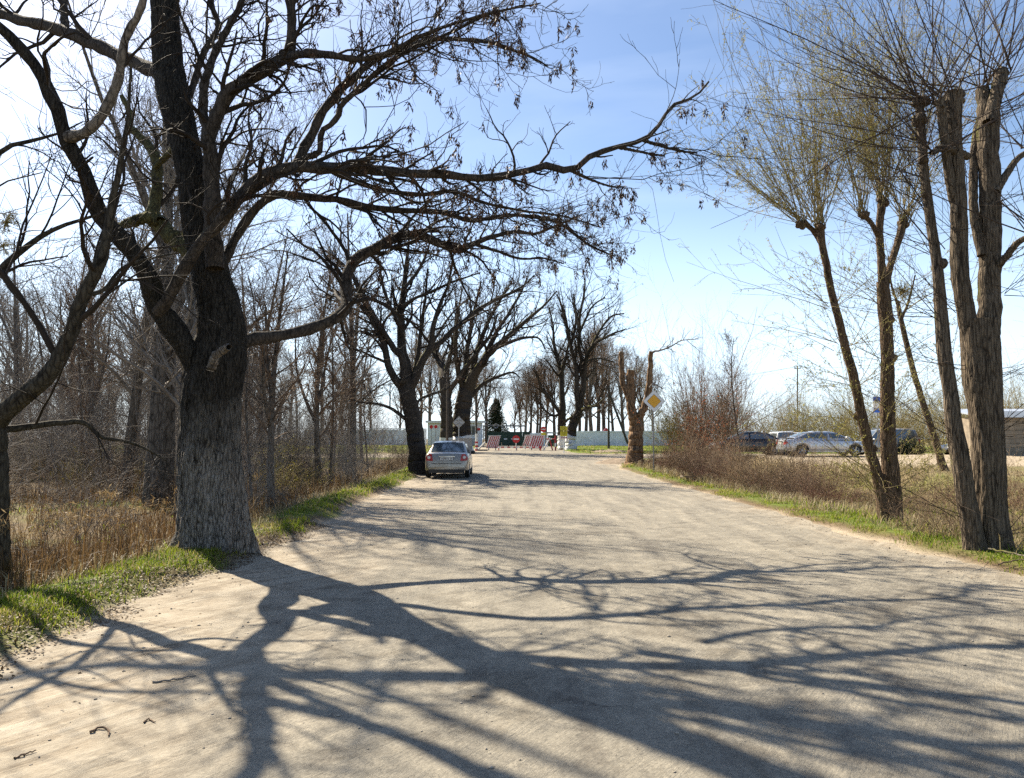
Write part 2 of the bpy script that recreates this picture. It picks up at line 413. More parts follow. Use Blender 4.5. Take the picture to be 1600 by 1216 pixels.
    h = math_('MULTIPLY_ADD', mid.outputs['Fac'], 1.0, math_('MULTIPLY_ADD', fine.outputs['Fac'], 0.07, math_('MULTIPLY_ADD', vo.outputs['Distance'], -0.05, math_('MULTIPLY_ADD', streak.outputs['Fac'], 0.9, math_('MULTIPLY', track.outputs['Fac'], 0.8)))))
    bp = N.new('ShaderNodeBump'); bp.inputs['Strength'].default_value = 0.7; bp.inputs['Distance'].default_value = 0.03
    L.new(h, bp.inputs['Height']); L.new(bp.outputs[0], b.inputs['Normal'])
    return m
M['road'] = road_material()

def ground_material():
    m, N, L, b = new_mat('verge_soil')
    tc = N.new('ShaderNodeTexCoord'); at = N.new('ShaderNodeAttribute'); at.attribute_name = 'cover'
    sp = N.new('ShaderNodeSeparateColor'); L.new(at.outputs['Color'], sp.inputs[0])
    n1 = N.new('ShaderNodeTexNoise'); n1.inputs['Scale'].default_value = 4; n1.inputs['Detail'].default_value = 8; n1.inputs['Roughness'].default_value = 0.7
    n2 = N.new('ShaderNodeTexNoise'); n2.inputs['Scale'].default_value = 38; n2.inputs['Detail'].default_value = 4
    L.new(tc.outputs['Object'], n1.inputs['Vector']); L.new(tc.outputs['Object'], n2.inputs['Vector'])
    av = N.new('ShaderNodeMath'); av.operation = 'MULTIPLY_ADD'; av.inputs[1].default_value = 0.5
    hf = N.new('ShaderNodeMath'); hf.operation = 'MULTIPLY'; hf.inputs[1].default_value = 0.5
    L.new(n2.outputs['Fac'], hf.inputs[0]); L.new(n1.outputs['Fac'], av.inputs[0]); L.new(hf.outputs[0], av.inputs[2])
    soil = ramp(N, [(0.3, (0.065, 0.044, 0.025)), (0.55, (0.15, 0.105, 0.06)), (0.75, (0.25, 0.19, 0.11))])
    dirt = ramp(N, [(0.3, (0.26, 0.20, 0.135)), (0.7, (0.45, 0.38, 0.28))])
    grn = ramp(N, [(0.3, (0.05, 0.075, 0.012)), (0.55, (0.12, 0.155, 0.025)), (0.75, (0.21, 0.205, 0.06))])
    stw = ramp(N, [(0.3, (0.12, 0.09, 0.045)), (0.7, (0.28, 0.225, 0.125))])
    for r in (soil, dirt, grn, stw): L.new(av.outputs[0], r.inputs[0])
    out = soil.outputs[0]
    for ch, r in (('Blue', stw), ('Green', grn), ('Red', dirt)):
        mx = N.new('ShaderNodeMix'); mx.data_type = 'RGBA'; L.new(sp.outputs[ch], mx.inputs[0]); L.new(out, mx.inputs[6]); L.new(r.outputs[0], mx.inputs[7]); out = mx.outputs[2]
    L.new(out, b.inputs['Base Color']); b.inputs['Roughness'].default_value = 0.95; b.inputs['Specular IOR Level'].default_value = 0.1
    bp = N.new('ShaderNodeBump'); bp.inputs['Strength'].default_value = 0.8; bp.inputs['Distance'].default_value = 0.05
    L.new(av.outputs[0], bp.inputs['Height']); L.new(bp.outputs[0], b.inputs['Normal'])
    return m
M['ground'] = ground_material()

# ------------------------------------------------------------------ ground sheet and road
def axis(parts):
    out = []
    for a, b, s in parts: out += list(np.arange(a, b, s))
    return np.array(out + [parts[-1][1]])

def sheet(name, xs, ys, zf, cover=None):
    X, Yy = np.meshgrid(xs, ys)
    Z = zf(X, Yy)
    nx, ny = len(xs), len(ys)
    i = np.arange(nx * ny).reshape(ny, nx)
    Q = np.stack([i[:-1, :-1], i[:-1, 1:], i[1:, 1:], i[1:, :-1]], -1).reshape(-1, 4)
    V = np.stack([X, Yy, Z], -1).reshape(-1, 3)
    return np_mesh(name, V, Q, attr=None if cover is None else {'cover': cover(X, Yy).reshape(-1, 3)})

def cover(X, Y):
    d = road_d(X, Y)
    n = fbm(X * .8, Y * .8, 21, 3); nb = fbm(X * .25, Y * .25, 23, 3)
    near_dirt = (1 - sstep(-.05, .25, d + 0.25 * n))
    prk = sstep(.75, 1, park(X, Y)) * (1 - sstep(44, 52, Y)) * sstep(-.4, .1, nb + 0.25) * sstep(29, 33, Y)
    dirt = np.maximum(near_dirt, prk)
    verge = sstep(.25, .6, d) * (1 - sstep(1.2, 2.0, d + .4 * n))
    lawn = sstep(58, 62, Y) * (1 - sstep(93, 96, Y)) * np.where(X > 0, 1, .8) * sstep(-.55, -.2, n + nb)
    wood = sstep(.1, .5, nb + n * .6) * 0.75
    wood_r = sstep(.15, .5, nb + n * .4) * 0.45
    green = np.clip(np.maximum(np.maximum(verge * sstep(-.5, .1, n), lawn), np.where(X < 0, wood, wood_r)), 0, 1)
    straw = np.where(X > 1, sstep(.8, 2, d), 0.25 * sstep(1, 4, d)) * np.ones_like(X)
    return np.stack([np.clip(dirt, 0, 1), green, np.clip(straw, 0, 1)], -1)

gx = axis([(-900, -200, 100), (-200, -60, 14), (-60, -20, 2.0), (-20, -9, .5), (-9, -2.5, .16), (-2.5, 5.0, .6), (5.0, 10, .16), (10, 18, .35), (18, 60, 2.0), (60, 200, 14), (200, 900, 100)])
gy = axis([(-60, -6, 4), (-6, 3, .5), (3, 22, .16), (22, 45, .3), (45, 70, .6), (70, 130, 3), (130, 300, 17), (300, 1500, 150)])
g_obj = link('ground', sheet('ground', gx, gy, gz, cover), M['ground']); tag(g_obj, kind='structure')

def road_z(X, Y):
    n = fbm(X * .5, Y * .35, 31, 3); n2 = fbm(X * 2.3, Y * 1.3, 33, 3)
    e = sstep(-1.8, 0.2, road_d(X, Y))
    crown = -0.012 * np.abs(X - 1.2)
    U_ = (X * .62 + Y * .78); W_ = (X * .78 - Y * .62)
    n3 = fbm(W_ * 3.1, U_ * .35, 35, 3)
    return rise(Y) + 0.02 + 0.012 * n + (0.004 + 0.022 * e) * n2 + 0.016 * n3 * sstep(.6, -2.2, X) + crown * 0.3
rx = np.arange(-4.95, 7.05, .14); ry = axis([(-6, 3, .4), (3, 20, .12), (20, 50, .4), (50, 114, 1.5)])
rd = link('road', sheet('road', rx, ry, road_z), M['road']); tag(rd, kind='structure')
def cross_z(X, Y): return rise(Y) + 0.012 + 0.02 * fbm(X * .4, Y * .4, 37, 3)
for nm, a, b_ in (('side_road', -60, -4.6), ("side_road", 6.8, 70)):
    o = link(nm, sheet(nm, np.arange(a, b_ + .01, .5), np.arange(51.2, 62, .5), cross_z), M['road']); tag(o, kind='structure')

# ------------------------------------------------------------------ bare trees: traced limbs, grown branches, fine twigs
def resample(P, R, n, rng=None, jit=0.0):
    P, R = np.asarray(P, float), np.asarray(R, float)
    k = len(P)
    if k == 2: P = np.stack([P[0], (P[0] + P[1]) / 2, P[1]]); R = np.array([R[0], (R[0] + R[1]) / 2, R[1]]); k = 3
    E = np.vstack([2 * P[0] - P[1], P, 2 * P[-1] - P[-2]])
    s = np.concatenate([[0], np.cumsum(np.linalg.norm(np.diff(P, axis=0), axis=1))])
    t = np.linspace(0, s[-1], n)
    i = np.clip(np.searchsorted(s, t, 'right') - 1, 0, k - 2)
    u = ((t - s[i]) / np.maximum(s[i + 1] - s[i], 1e-9))[:, None]
    p0, p1, p2, p3 = E[i], E[i + 1], E[i + 2], E[i + 3]
    out = 0.5 * (2 * p1 + (p2 - p0) * u + (2 * p0 - 5 * p1 + 4 * p2 - p3) * u ** 2 + (3 * p1 - p0 - 3 * p2 + p3) * u ** 3)
    r = R[i] + (R[i + 1] - R[i]) * u[:, 0]
    if rng is not None and jit > 0:
        j = rng.normal(0, 1, out.shape); j[0] = 0
        out = out + j * jit * r[:, None]
    return out, r

def unit(v): return v / np.maximum(np.linalg.norm(v, axis=-1, keepdims=True), 1e-9)

def tubes(P, R, sides, ref=None):
    """P (N,K,3), R (N,K) -> verts, quads"""
    N_, K, _ = P.shape
    T = np.empty_like(P); T[:, 1:-1] = P[:, 2:] - P[:, :-2]; T[:, 0] = P[:, 1] - P[:, 0]; T[:, -1] = P[:, -1] - P[:, -2]
    T = unit(T)
    if ref is None:
        m = np.abs(unit(P[:, -1] - P[:, 0]))
        rf = np.zeros((N_, 3)); rf[np.arange(N_), np.argmin(m, 1)] = 1
        rf = rf[:, None, :]
    else: rf = np.asarray(ref, float)[None, None, :]
    U = unit(np.cross(T, np.broadcast_to(rf, T.shape))); W = np.cross(T, U)
    a = np.arange(sides) * 2 * np.pi / sides
    V = P[:, :, None, :] + R[:, :, None, None] * (U[:, :, None, :] * np.cos(a)[None, None, :, None] + W[:, :, None, :] * np.sin(a)[None, None, :, None])
    idx = np.arange(N_ * K * sides).reshape(N_, K, sides)
    nx = np.roll(idx, -1, 2)
    Q = np.stack([idx[:, :-1], nx[:, :-1], nx[:, 1:], idx[:, 1:]], -1).reshape(-1, 4)
    return V.reshape(-1, 3), Q

class Mass:
    """collects twig batches into one mesh"""
    def __init__(s): s.V, s.Q, s.n = [], [], 0
    def add(s, P, R, sides, ref=None):
        if len(P) == 0: return
        V, Q = tubes(P, R, sides, ref); s.V.append(V); s.Q.append(Q + s.n); s.n += len(V)
    def mesh(s, name, origin=(0, 0, 0)):
        V = np.concatenate(s.V) - np.asarray(origin)
        return np_mesh(name, V, np.concatenate(s.Q))

def grow(rng, P, R, n, t0, t1, ang, asd, length, lsd, K, rr, wig, trop=(0, 0, 0), tip=0.35, taper=0.5, rel=True, rmin=0.003, az_bias=None):
    """n children on each parent; length is a share of the parent's (rel) or metres"""
    N_, Kp, _ = P.shape
    seg = np.linalg.norm(np.diff(P, axis=1), axis=2); L = seg.sum(1)
    t = t0 + (t1 - t0) * (np.arange(n)[None] + rng.random((N_, n))) / n
    f = t * (Kp - 1); i = np.minimum(f.astype(int), Kp - 2); u = (f - i)[..., None]
    ar = np.arange(N_)[:, None]
    B = P[ar, i] * (1 - u) + P[ar, i + 1] * u
    T = unit(P[ar, i + 1] - P[ar, i])
    Rb = R[ar, i] * (1 - u[..., 0]) + R[ar, i + 1] * u[..., 0]
    rf = np.zeros_like(T); mi = np.argmin(np.abs(T), -1); np.put_along_axis(rf, mi[..., None], 1.0, -1)
    U = unit(np.cross(T, rf)); W = np.cross(T, U)
    az = rng.random((N_, 1)) * 6.283 + np.arange(n)[None] * 2.4 + rng.normal(0, .5, (N_, n))
    a = np.clip(rng.normal(ang, asd, (N_, n)), 0.12, 2.4)
    D = np.cos(a)[..., None] * T + np.sin(a)[..., None] * (np.cos(az)[..., None] * U + np.sin(az)[..., None] * W)
    if az_bias is not None: D = unit(D + np.asarray(az_bias))
    ln = (L[:, None] if rel else 1.0) * length * (1 - taper * (t - t0) / max(t1 - t0, 1e-6)) * np.exp(rng.normal(0, lsd, (N_, n)))
    r0 = np.maximum(np.minimum(Rb * rr, Rb * .9), rmin)
    B, D, ln, r0 = B.reshape(-1, 3), D.reshape(-1, 3), ln.reshape(-1), r0.reshape(-1)
    C = np.empty((len(B), K, 3)); C[:, 0] = B
    tr = np.asarray(trop, float)
    for k in range(1, K):
        D = unit(D + rng.normal(0, wig, D.shape) + tr)
        C[:, k] = C[:, k - 1] + D * (ln / (K - 1))[:, None]
    RC = np.maximum(r0[:, None] * np.linspace(1, tip, K)[None], rmin * .6)
    return C, RC

def trace(pts, Y0, dy=0.0, n=24, rng=None, jit=0.12, rs=1.0):
    """pts: (px, py, width_px) along a limb at depth Y0 .. Y0+dy -> resampled world polyline and radii"""
    m = len(pts); P, R = [], []
    dl = np.linspace(0, 1, m)
    for (a, b, w), q in zip(pts, dl):
        Y = Y0 + (dy * q if np.isscalar(dy) else np.interp(q, np.linspace(0, 1, len(dy)), dy))
        P.append(PT(a, b, Y)); R.append(w * .5 * Y / FPX * rs)
    return resample(P, R, n, rng, jit)

def blades(rng, base, length, width, droop, yaw=None, lean=0.5, name='blades', rnd=None):
    """curved tapering blades: base (N,3) -> mesh arrays with 5 verts each"""
    n = len(base)
    yaw = rng.random(n) * 6.283 if yaw is None else yaw
    d = np.stack([np.cos(yaw), np.sin(yaw), np.zeros(n)], 1)
    s = np.stack([-np.sin(yaw), np.cos(yaw), np.zeros(n)], 1)
    le = (lean * rng.random(n))[:, None]; up = np.array([0, 0, 1.0])[None]
    m = base + length[:, None] * 0.55 * unit(up + d * le)
    t = m + length[:, None] * 0.45 * unit(up * (1 - droop) + d * (le * 2 + droop))
    w = width[:, None] * .5
    V = np.stack([base - s * w, base + s * w, m - s * w * .75, m + s * w * .75, t], 1).reshape(-1, 3)
    b = np.arange(n)[:, None] * 5
    Q = b + np.array([[0, 1, 3, 2]]); T = b + np.array([[2, 3, 4]])
    rnd = rng.random(n) if rnd is None else rnd
    return V, Q, T, np.repeat(rnd, 5)

def hang_blades(rng, base, length, width, spread=0.5, rnd=None):
    """drooping little leaves / keys: two triangles each"""
    n = len(base)
    d = unit(rng.normal(0, spread, (n, 3)) + np.array([0, 0, -1.0])); q = unit(np.cross(d, rng.normal(0, 1, (n, 3))))
    e = base + d * length[:, None]; m = base + d * length[:, None] * .55
    V = np.stack([base, m - q * width[:, None] * .5, m + q * width[:, None] * .5, e], 1).reshape(-1, 3)
    b = np.arange(n)[:, None] * 4
    T = np.concatenate([b + np.array([[0, 1, 2]]), b + np.array([[1, 3, 2]])])
    return V, T, np.repeat(rng.random(n) if rnd is None else rnd, 4)

def rough_trunk(P, R, sides, rng_s, ridge=0.06, freq=9, flare=None, origin=(0, 0, 0), name='trunk'):
    """thick trunk with a ridged, fissured skin and buttressed foot"""
    K = len(P)
    V, Q = tubes(P[None], R[None], sides, ref=(0, 1, 0))
    V = V.reshape(K, sides, 3); C = P[:, None, :]
    s = np.concatenate([[0], np.cumsum(np.linalg.norm(np.diff(P, axis=0), axis=1))])
    a = np.arange(sides) / sides * freq
    A, S = np.meshgrid(a, s)
    per = lambda X, Yv, sd: vnoise(np.mod(X, freq), Yv, sd) * 0.5 + vnoise(np.mod(X + freq * .5, freq), Yv, sd + 7) * 0.5
    wob = fbm(np.cos(A / freq * 6.283) * 1.5 + S * .5, np.sin(A / freq * 6.283) * 1.5 + S * .35, rng_s, 3)
    crk = np.abs(fbm(A * 3.1 + wob * 1.4, S * 3.2, rng_s + 3, 3))
    f = 1 + 0.13 * wob + ridge * (np.minimum(crk * 3.2, 1) - .6)
    if flare is not None:
        h, amt, lob = flare
        e = np.exp(-S / h); th = A / freq * 6.283
        f = f + e * amt * (0.35 + 0.65 * np.maximum(0, np.cos(th * lob + 1.1 * np.sin(th + rng_s))) ** 1.5)
    V = C + (V - C) * f[..., None]
    V = V.reshape(-1, 3) - np.asarray(origin)
    return np_mesh(name, V, Q)

def tree_empty(name, label, cat, base, group=None):
    return thing(name, label, cat, base, 0, group)

# ---------------------------------------------------------------- the big ash beside the road
rng = np.random.default_rng(11)
AY = 11.2
ash_base = PT(332, 862, AY); ash_base[2] = ground(ash_base[0], ash_base[1]) - .03
ash = tree_empty('ash_tree', 'huge old ash with thick ridged grey trunk and drooping seed bunches, left roadside', 'tree', ash_base)
tp = [(332, 884, 92), (333, 840, 98), (331, 800, 97), (329, 750, 93), (328, 700, 88), (329, 650, 86), (333, 600, 88), (340, 560, 86), (345, 525, 74), (342, 480, 64), (334, 450, 60), (325, 414, 56), (310, 350, 50), (299, 276, 44), (290, 230, 44), (281, 184, 47), (270, 138, 48), (263, 92, 46), (257, 0, 42), (252, -140, 36), (262, -280, 28), (256, -420, 18), (262, -540, 8)]
Pp, Rr = trace(tp, AY, [0, 0, 0, 0, 0, .2, .5, .9], 150, rng, 0.0)
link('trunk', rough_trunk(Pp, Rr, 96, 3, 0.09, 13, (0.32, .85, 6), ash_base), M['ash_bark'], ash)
LIMBS = [  # (points, depth offset, dy, material)
 ('low', [(362, 545, 30), (385, 532, 22), (420, 527, 19), (460, 520, 18), (500, 508, 18), (530, 495, 18), (541, 478, 19), (540, 450, 18), (545, 420, 18), (562, 402, 17), (590, 386, 16), (620, 371, 15), (650, 366, 14), (680, 378, 13), (712, 391, 13), (742, 380, 9), (770, 370, 7), (805, 362, 6), (835, 366, 5), (862, 356, 4), (900, 340, 3)], 0, 4.2, 'ash_limb'),
 ('low2', [(742, 382, 6), (775, 392, 5), (812, 404, 4), (850, 404, 3), (880, 412, 2)], 3.2, .6, 'ash_limb'),
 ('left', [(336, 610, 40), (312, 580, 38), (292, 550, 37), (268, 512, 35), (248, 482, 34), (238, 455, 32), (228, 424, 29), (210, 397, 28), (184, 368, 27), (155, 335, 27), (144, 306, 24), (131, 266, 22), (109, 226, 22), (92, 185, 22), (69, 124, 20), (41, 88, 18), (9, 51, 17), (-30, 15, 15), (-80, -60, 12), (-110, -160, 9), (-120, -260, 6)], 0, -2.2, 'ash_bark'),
 ('left_b', [(106, 214, 20), (122, 212, 17), (140, 202, 16), (161, 177, 16), (182, 134, 15), (189, 97, 14), (198, 55, 13), (216, 23, 12), (226, -5, 11), (238, -100, 9), (230, -220, 6)], -1.4, -.6, 'pale_limb'),
 ('left_top', [(258, 118, 24), (225, 104, 22), (180, 84, 21), (130, 62, 20), (85, 44, 19), (40, 34, 17), (0, 22, 15), (-60, 10, 12), (-130, -40, 9)], .5, 3.2, 'ash_limb'),
 ('left_top2', [(102, 50, 13), (100, 20, 12), (102, -20, 11), (112, -120, 8), (118, -220, 5)], 2.2, .6, 'ash_limb'),
 ('crossing', [(247, 488, 20), (258, 474, 20), (281, 428, 19), (313, 382, 18), (341, 350, 18), (368, 318, 20), (396, 286, 22), (428, 269, 22), (461, 262, 20), (496, 264, 18), (545, 262, 17), (595, 266, 16), (645, 271, 14), (698, 272, 13), (753, 279, 12), (808, 270, 11), (854, 260, 11), (893, 267, 11), (923, 244, 9), (965, 230, 8), (1015, 214, 7), (1035, 186, 6), (1052, 164, 5), (1085, 152, 4), (1107, 128, 3)], -.5, [0, -.5, -.3, .3, .6, 1.0], 'ash_limb'),
 ('c1', [(965, 230, 6), (1003, 238, 4), (1038, 244, 3)], .3, .3, 'ash_limb'), ('c2', [(1003, 219, 6), (1058, 235, 4), (1089, 239, 3)], .3, .2, 'ash_limb'),
 ('c3', [(893, 267, 6), (928, 283, 4), (958, 292, 3), (976, 292, 2)], .2, .2, 'ash_limb'),
 ('up_right', [(461, 262, 17), (472, 240, 16), (486, 214, 15), (503, 178, 14), (529, 145, 13), (562, 112, 12), (588, 92, 11), (628, 76, 10), (677, 62, 8), (720, 62, 7), (762, 66, 6), (800, 78, 5), (836, 92, 4), (856, 104, 2)], -.4, .9, 'ash_limb'),
 ('up_right2', [(463, 255, 12), (483, 245, 10), (500, 236, 10), (503, 206, 9), (526, 187, 9), (536, 161, 9), (572, 128, 8), (611, 95, 7), (655, 72, 6), (700, 53, 5), (760, 24, 4), (820, 8, 3)], -.4, -.8, 'ash_limb'),
 ('under', [(345, 420, 14), (356, 398, 14), (378, 352, 14), (411, 316, 14), (437, 303, 13), (483, 309, 12), (529, 312, 11), (562, 321, 11), (611, 328, 10), (689, 332, 8), (735, 345, 7), (770, 340, 6), (808, 336, 6), (850, 342, 5), (877, 350, 5), (919, 382, 4), (960, 401, 2)], .3, 1.6, 'ash_limb'),
 ('under2', [(520, 268, 10), (560, 285, 9), (610, 300, 8), (660, 304, 7), (710, 300, 6), (760, 318, 5), (820, 330, 4), (880, 338, 3), (940, 356, 2)], 0, .8, 'ash_limb'),
 ('stem', [(336, 420, 30), (333, 370, 28), (331, 320, 26), (330, 276, 25), (327, 230, 24), (328, 205, 23), (338, 184, 22), (359, 143, 22), (391, 120, 21), (428, 101, 20), (452, 82, 19), (456, 46, 15), (456, 0, 13), (462, -110, 10), (480, -220, 7)], -.45, -.3, 'ash_limb'),
 ('stem_r', [(448, 92, 14), (472, 84, 13), (497, 83, 12), (553, 92, 10), (600, 84, 8), (650, 60, 7), (700, 40, 5), (770, 20, 4), (845, 5, 2)], -.7, -.8, 'ash_limb'),
 ('stem_up', [(325, 215, 15), (318, 175, 14), (318, 138, 14), (332, 92, 12), (355, 46, 11), (378, 0, 10), (400, -90, 7)], -.6, .5, 'ash_limb'),
 ('stem_up2', [(290, 165, 12), (302, 132, 11), (318, 83, 10), (341, 41, 9), (330, 0, 8), (338, -90, 5)], .4, .8, 'ash_limb'),
 ('mossy', [(322, 430, 27), (300, 398, 27), (276, 376, 27), (250, 352, 26), (238, 338, 22), (243, 312, 18), (246, 270, 17), (240, 240, 16), (222, 216, 13), (202, 198, 11), (204, 180, 10), (190, 150, 7)], .5, 1.2, 'moss_limb'),
 ('mossy_stub', [(250, 345, 20), (228, 340, 18), (208, 346, 17), (192, 352, 12), (188, 356, 5)], .7, .1, 'moss_limb'),
 ('stub', [(330, 575, 14), (338, 556, 13), (352, 545, 12), (358, 542, 9)], -.45, -.3, 'pale_limb'),
 ('mossy_b', [(242, 262, 10), (258, 246, 10), (272, 232, 9), (283, 222, 8)], 1.0, -.4, 'moss_limb'),
 ('high_r', [(258, -60, 20), (300, -120, 18), (380, -170, 15), (480, -200, 12), (600, -230, 9), (720, -280, 5)], .6, -1.6, 'ash_limb'),
]
LP, LR, wlen = [], [], []
for nm, pts, yo, dy, mt in LIMBS:
    p, r = trace(pts, AY + yo, dy, 40, rng, 0.10)
    V, Q = tubes(p[None], r[None] * (1 + 0.10 * np.sin(np.arange(40) * 1.9 + len(nm)))[None], 14, ref=(0, 1, 0))
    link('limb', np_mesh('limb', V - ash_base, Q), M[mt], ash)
    if nm not in ('stub', 'mossy_stub', 'mossy_b'): LP.append(p); LR.append(r); wlen.append((.2 if nm.startswith(('left', 'high_l', 'toward', 'mossy')) else 1) * np.linalg.norm(np.diff(p, axis=0), axis=1).sum())
tw = Mass(); tips = []
for p, r, L in zip(LP, LR, wlen):
    if L > 9: p, r = resample(p[:27], r[:27], 40); L *= .66      # the long limb over the road is nearly bare towards its tip
    n1 = max(3, int(L * 5.0))
    c1, r1 = grow(rng, p[None], r[None], n1, .20, .99, .68, .28, 1.2, .33, 10, .40, .20, (.035, 0, -.005), .3, .4, rel=False, rmin=.0055)
    tw.add(c1, r1, 6)
    c2, r2 = grow(rng, c1, r1, 5, .15, .98, .72, .28, .50, .4, 7, .6, .22, (.02, 0, .0), .45, .4, rel=True, rmin=.0042)
    tw.add(c2, r2, 4)
    c3, r3 = grow(rng, c2, r2, 3, .2, .98, .8, .3, .55, .45, 6, .7, .22, (0, 0, .13), .6, .3, rel=True, rmin=.0036)
    tw.add(c3, r3, 3)
    tips += [c1[:, 5], c1[:, -1], c2[:, -1], c2[:, 3], c3[:, 3]]
for nm_, (nm, pts, yo, dy, mt) in enumerate(LIMBS):
    if nm in ('crossing', 'c1', 'c2', 'c3'):
        p, r = trace(pts, AY + yo, dy, 40, np.random.default_rng(nm_), .1)
        c1, r1 = grow(rng, p[None], r[None], 9 if nm == 'crossing' else 4, .70 if nm == 'crossing' else .2, .97, .5, .2, .42, .4, 7, .5, .2, (.05, 0, .03), .4, .3, rel=False, rmin=.005); tw.add(c1, r1, 5)
        tips += [c1[:, -1], c1[:, 4]] * 4
o = link('twigs', tw.mesh('twigs', ash_base), M['twig'], ash); tag(o, kind='stuff')
tips = np.concatenate(tips); tips = tips[tips[:, 0] > -3.6]
sel = tips[rng.random(len(tips)) < .10]
nk = 22
kb = np.repeat(sel, nk, 0); drop = rng.random(len(kb)) * .15
kb = kb + rng.normal(0, .018, kb.shape) - np.array([0, 0, 1.0]) * drop[:, None]
V, T, rd_ = hang_blades(rng, kb, .055 + .04 * rng.random(len(kb)), .014 + .009 * rng.random(len(kb)), .45)
o = link('seed_bunches', np_mesh('seed_bunches', V - ash_base, None, T, False, {'rnd': rd_}), M['keys'], ash); tag(o, kind='stuff')

# ---------------------------------------------------------------- generic traced tree
def traced_tree(name, label, trunk, limbs, Y, bark_m, twig_m, seed, lv, dY=0.0, base_py=None, keys=0, white=None, flare=(0.3, .35, 5), sides=20, group=None, ridge=.06, cat='tree', cut=None):
    rg = np.random.default_rng(seed)
    b = PT(trunk[0][0], trunk[0][1], Y); gb = ground(b[0], b[1]); b[2] = gb - .05
    root = tree_empty(name, label, cat, b, group)
    p, r = trace(trunk, Y, 0, 40, rg, 0.05); 
    sh = (b[2] - p[0][2]) * np.linspace(1, 0, 40)[:, None] ** 3; p = p + sh * np.array([0, 0, 1.0])
    link('trunk', rough_trunk(p, r, sides, seed, ridge, 8, flare, b), M[bark_m], root)
    if white:      # whitewashed foot
        k = max(3, int(np.argmax(p[:, 2] > b[2] + white)))
        link('whitewashed_foot', rough_trunk(p[:k + 1], r[:k + 1] * 1.03, sides, seed, ridge, 8, flare, b), M['whitewash'], root)
    arr, mass = [(p, r)], Mass()
    for li, lm in enumerate(limbs):
        dy = lm[1] if isinstance(lm, tuple) else float(rg.normal(0, .08) * Y * .5)
        pts = lm[0] if isinstance(lm, tuple) else lm
        q, s = trace(pts, Y, dy, 22, rg, 0.10); arr.append((q, s))
        V, Q = tubes(q[None], s[None], 8, ref=(0, 1, 0)); link('limb', np_mesh('limb', V - b, Q), M[bark_m], root)
    ends = []
    for q, s in arr[0 if lv.get('trunk') else 1:]:
        L = np.linalg.norm(np.diff(q, axis=0), axis=1).sum()
        prev, pr = resample(q, s, 22); prev, pr = prev[None], pr[None]
        for li, (n, t0, ang, ln, K, rr, wig, tr, sd, rm) in enumerate(lv['levels']):
            nn = max(3, int(n * L)) if li == 0 else n
            prev, pr = grow(rg, prev, pr, nn, t0, .99, ang, .22, ln, .35, K, rr, wig, (0, 0, tr), .35, .45, rel=li > 0, rmin=rm)
            mass.add(prev, pr, sd)
            ends.append(prev[:, -1])
    if mass.n:
        o = link('twigs', mass.mesh('twigs', b), M[twig_m], root); tag(o, kind='stuff')
    if keys:
        e = np.concatenate(ends[-6:] if len(ends) > 6 else ends); e = np.concatenate(ends); e = e[rg.random(len(e)) < keys]
        kb = np.repeat(e, 4, 0) + rg.normal(0, .04, (len(e) * 4, 3)) - np.array([0, 0, .06])
        V, T, rr_ = hang_blades(rg, kb, .10 + .06 * rg.random(len(kb)), .03 + .02 * rg.random(len(kb)), .4)
        o = link('seed_bunches', np_mesh('seed_bunches', V - b, None, T, False, {'rnd': rr_}), M['keys'], root); tag(o, kind='stuff')
    return root, b, arr

# second ash behind the parked saloon
lv2 = {'levels': [(2.1, .25, .7, 1.9, 6, .5, .14, .03, 5, .009), (5, .2, .7, .62, 5, .6, .15, .06, 3, .007), (4, .2, .75, .6, 4, .7, .15, .10, 3, .006)]}
traced_tree('ash_tree', 'dark forked ash with whole crown in view, beside the parked beige saloon', [(655, 748, 32), (651, 700, 28), (645, 655, 26), (638, 620, 26), (633, 592, 25)], [
 [(633, 615, 20), (627, 605, 14), (609, 576, 11), (598, 531, 10), (580, 497, 9), (562, 476, 7), (538, 460, 5), (510, 452, 3)],
 [(632, 590, 18), (629, 560, 12), (617, 547, 10), (596, 513, 9), (572, 473, 8), (556, 442, 7), (546, 423, 6), (519, 399, 4), (496, 386, 2)],
 [(634, 600, 22), (636, 580, 18), (628, 549, 15), (627, 518, 13), (627, 484, 12), (631, 460, 10), (633, 426, 7), (638, 386, 4), (640, 360, 2)],
 [(629, 478, 6), (651, 465, 5), (677, 455, 5), (704, 442, 4), (751, 426, 2)],
 [(636, 610, 18), (648, 594, 13), (661, 563, 12), (673, 542, 11), (675, 518, 8), (683, 489, 7), (693, 463, 5), (701, 444, 4), (706, 413, 3), (710, 390, 2)],
 [(670, 548, 9), (683, 540, 9), (704, 520, 8), (725, 502, 7), (756, 478, 6), (788, 463, 5), (817, 447, 3), (835, 430, 2)],
 [(646, 600, 9), (655, 540, 7), (660, 500, 6), (665, 460, 4), (668, 420, 3)],
 [(640, 660, 7), (630, 652, 6), (612, 639, 5), (593, 632, 4), (560, 628, 3), (546, 622, 2)],
 [(596, 528, 5), (575, 522, 4), (560, 518, 3), (549, 532, 2)],
 [(645, 635, 5), (660, 622, 4), (680, 614, 3), (705, 606, 2)],
 [(627, 510, 8), (610, 480, 6), (598, 445, 5), (592, 410, 3), (588, 385, 2)],
 [(633, 450, 6), (655, 420, 5), (668, 392, 4), (672, 372, 2)],
], 35.0, 'ash_limb', 'twig', 21, lv2, keys=.28, flare=(.4, .3, 5))

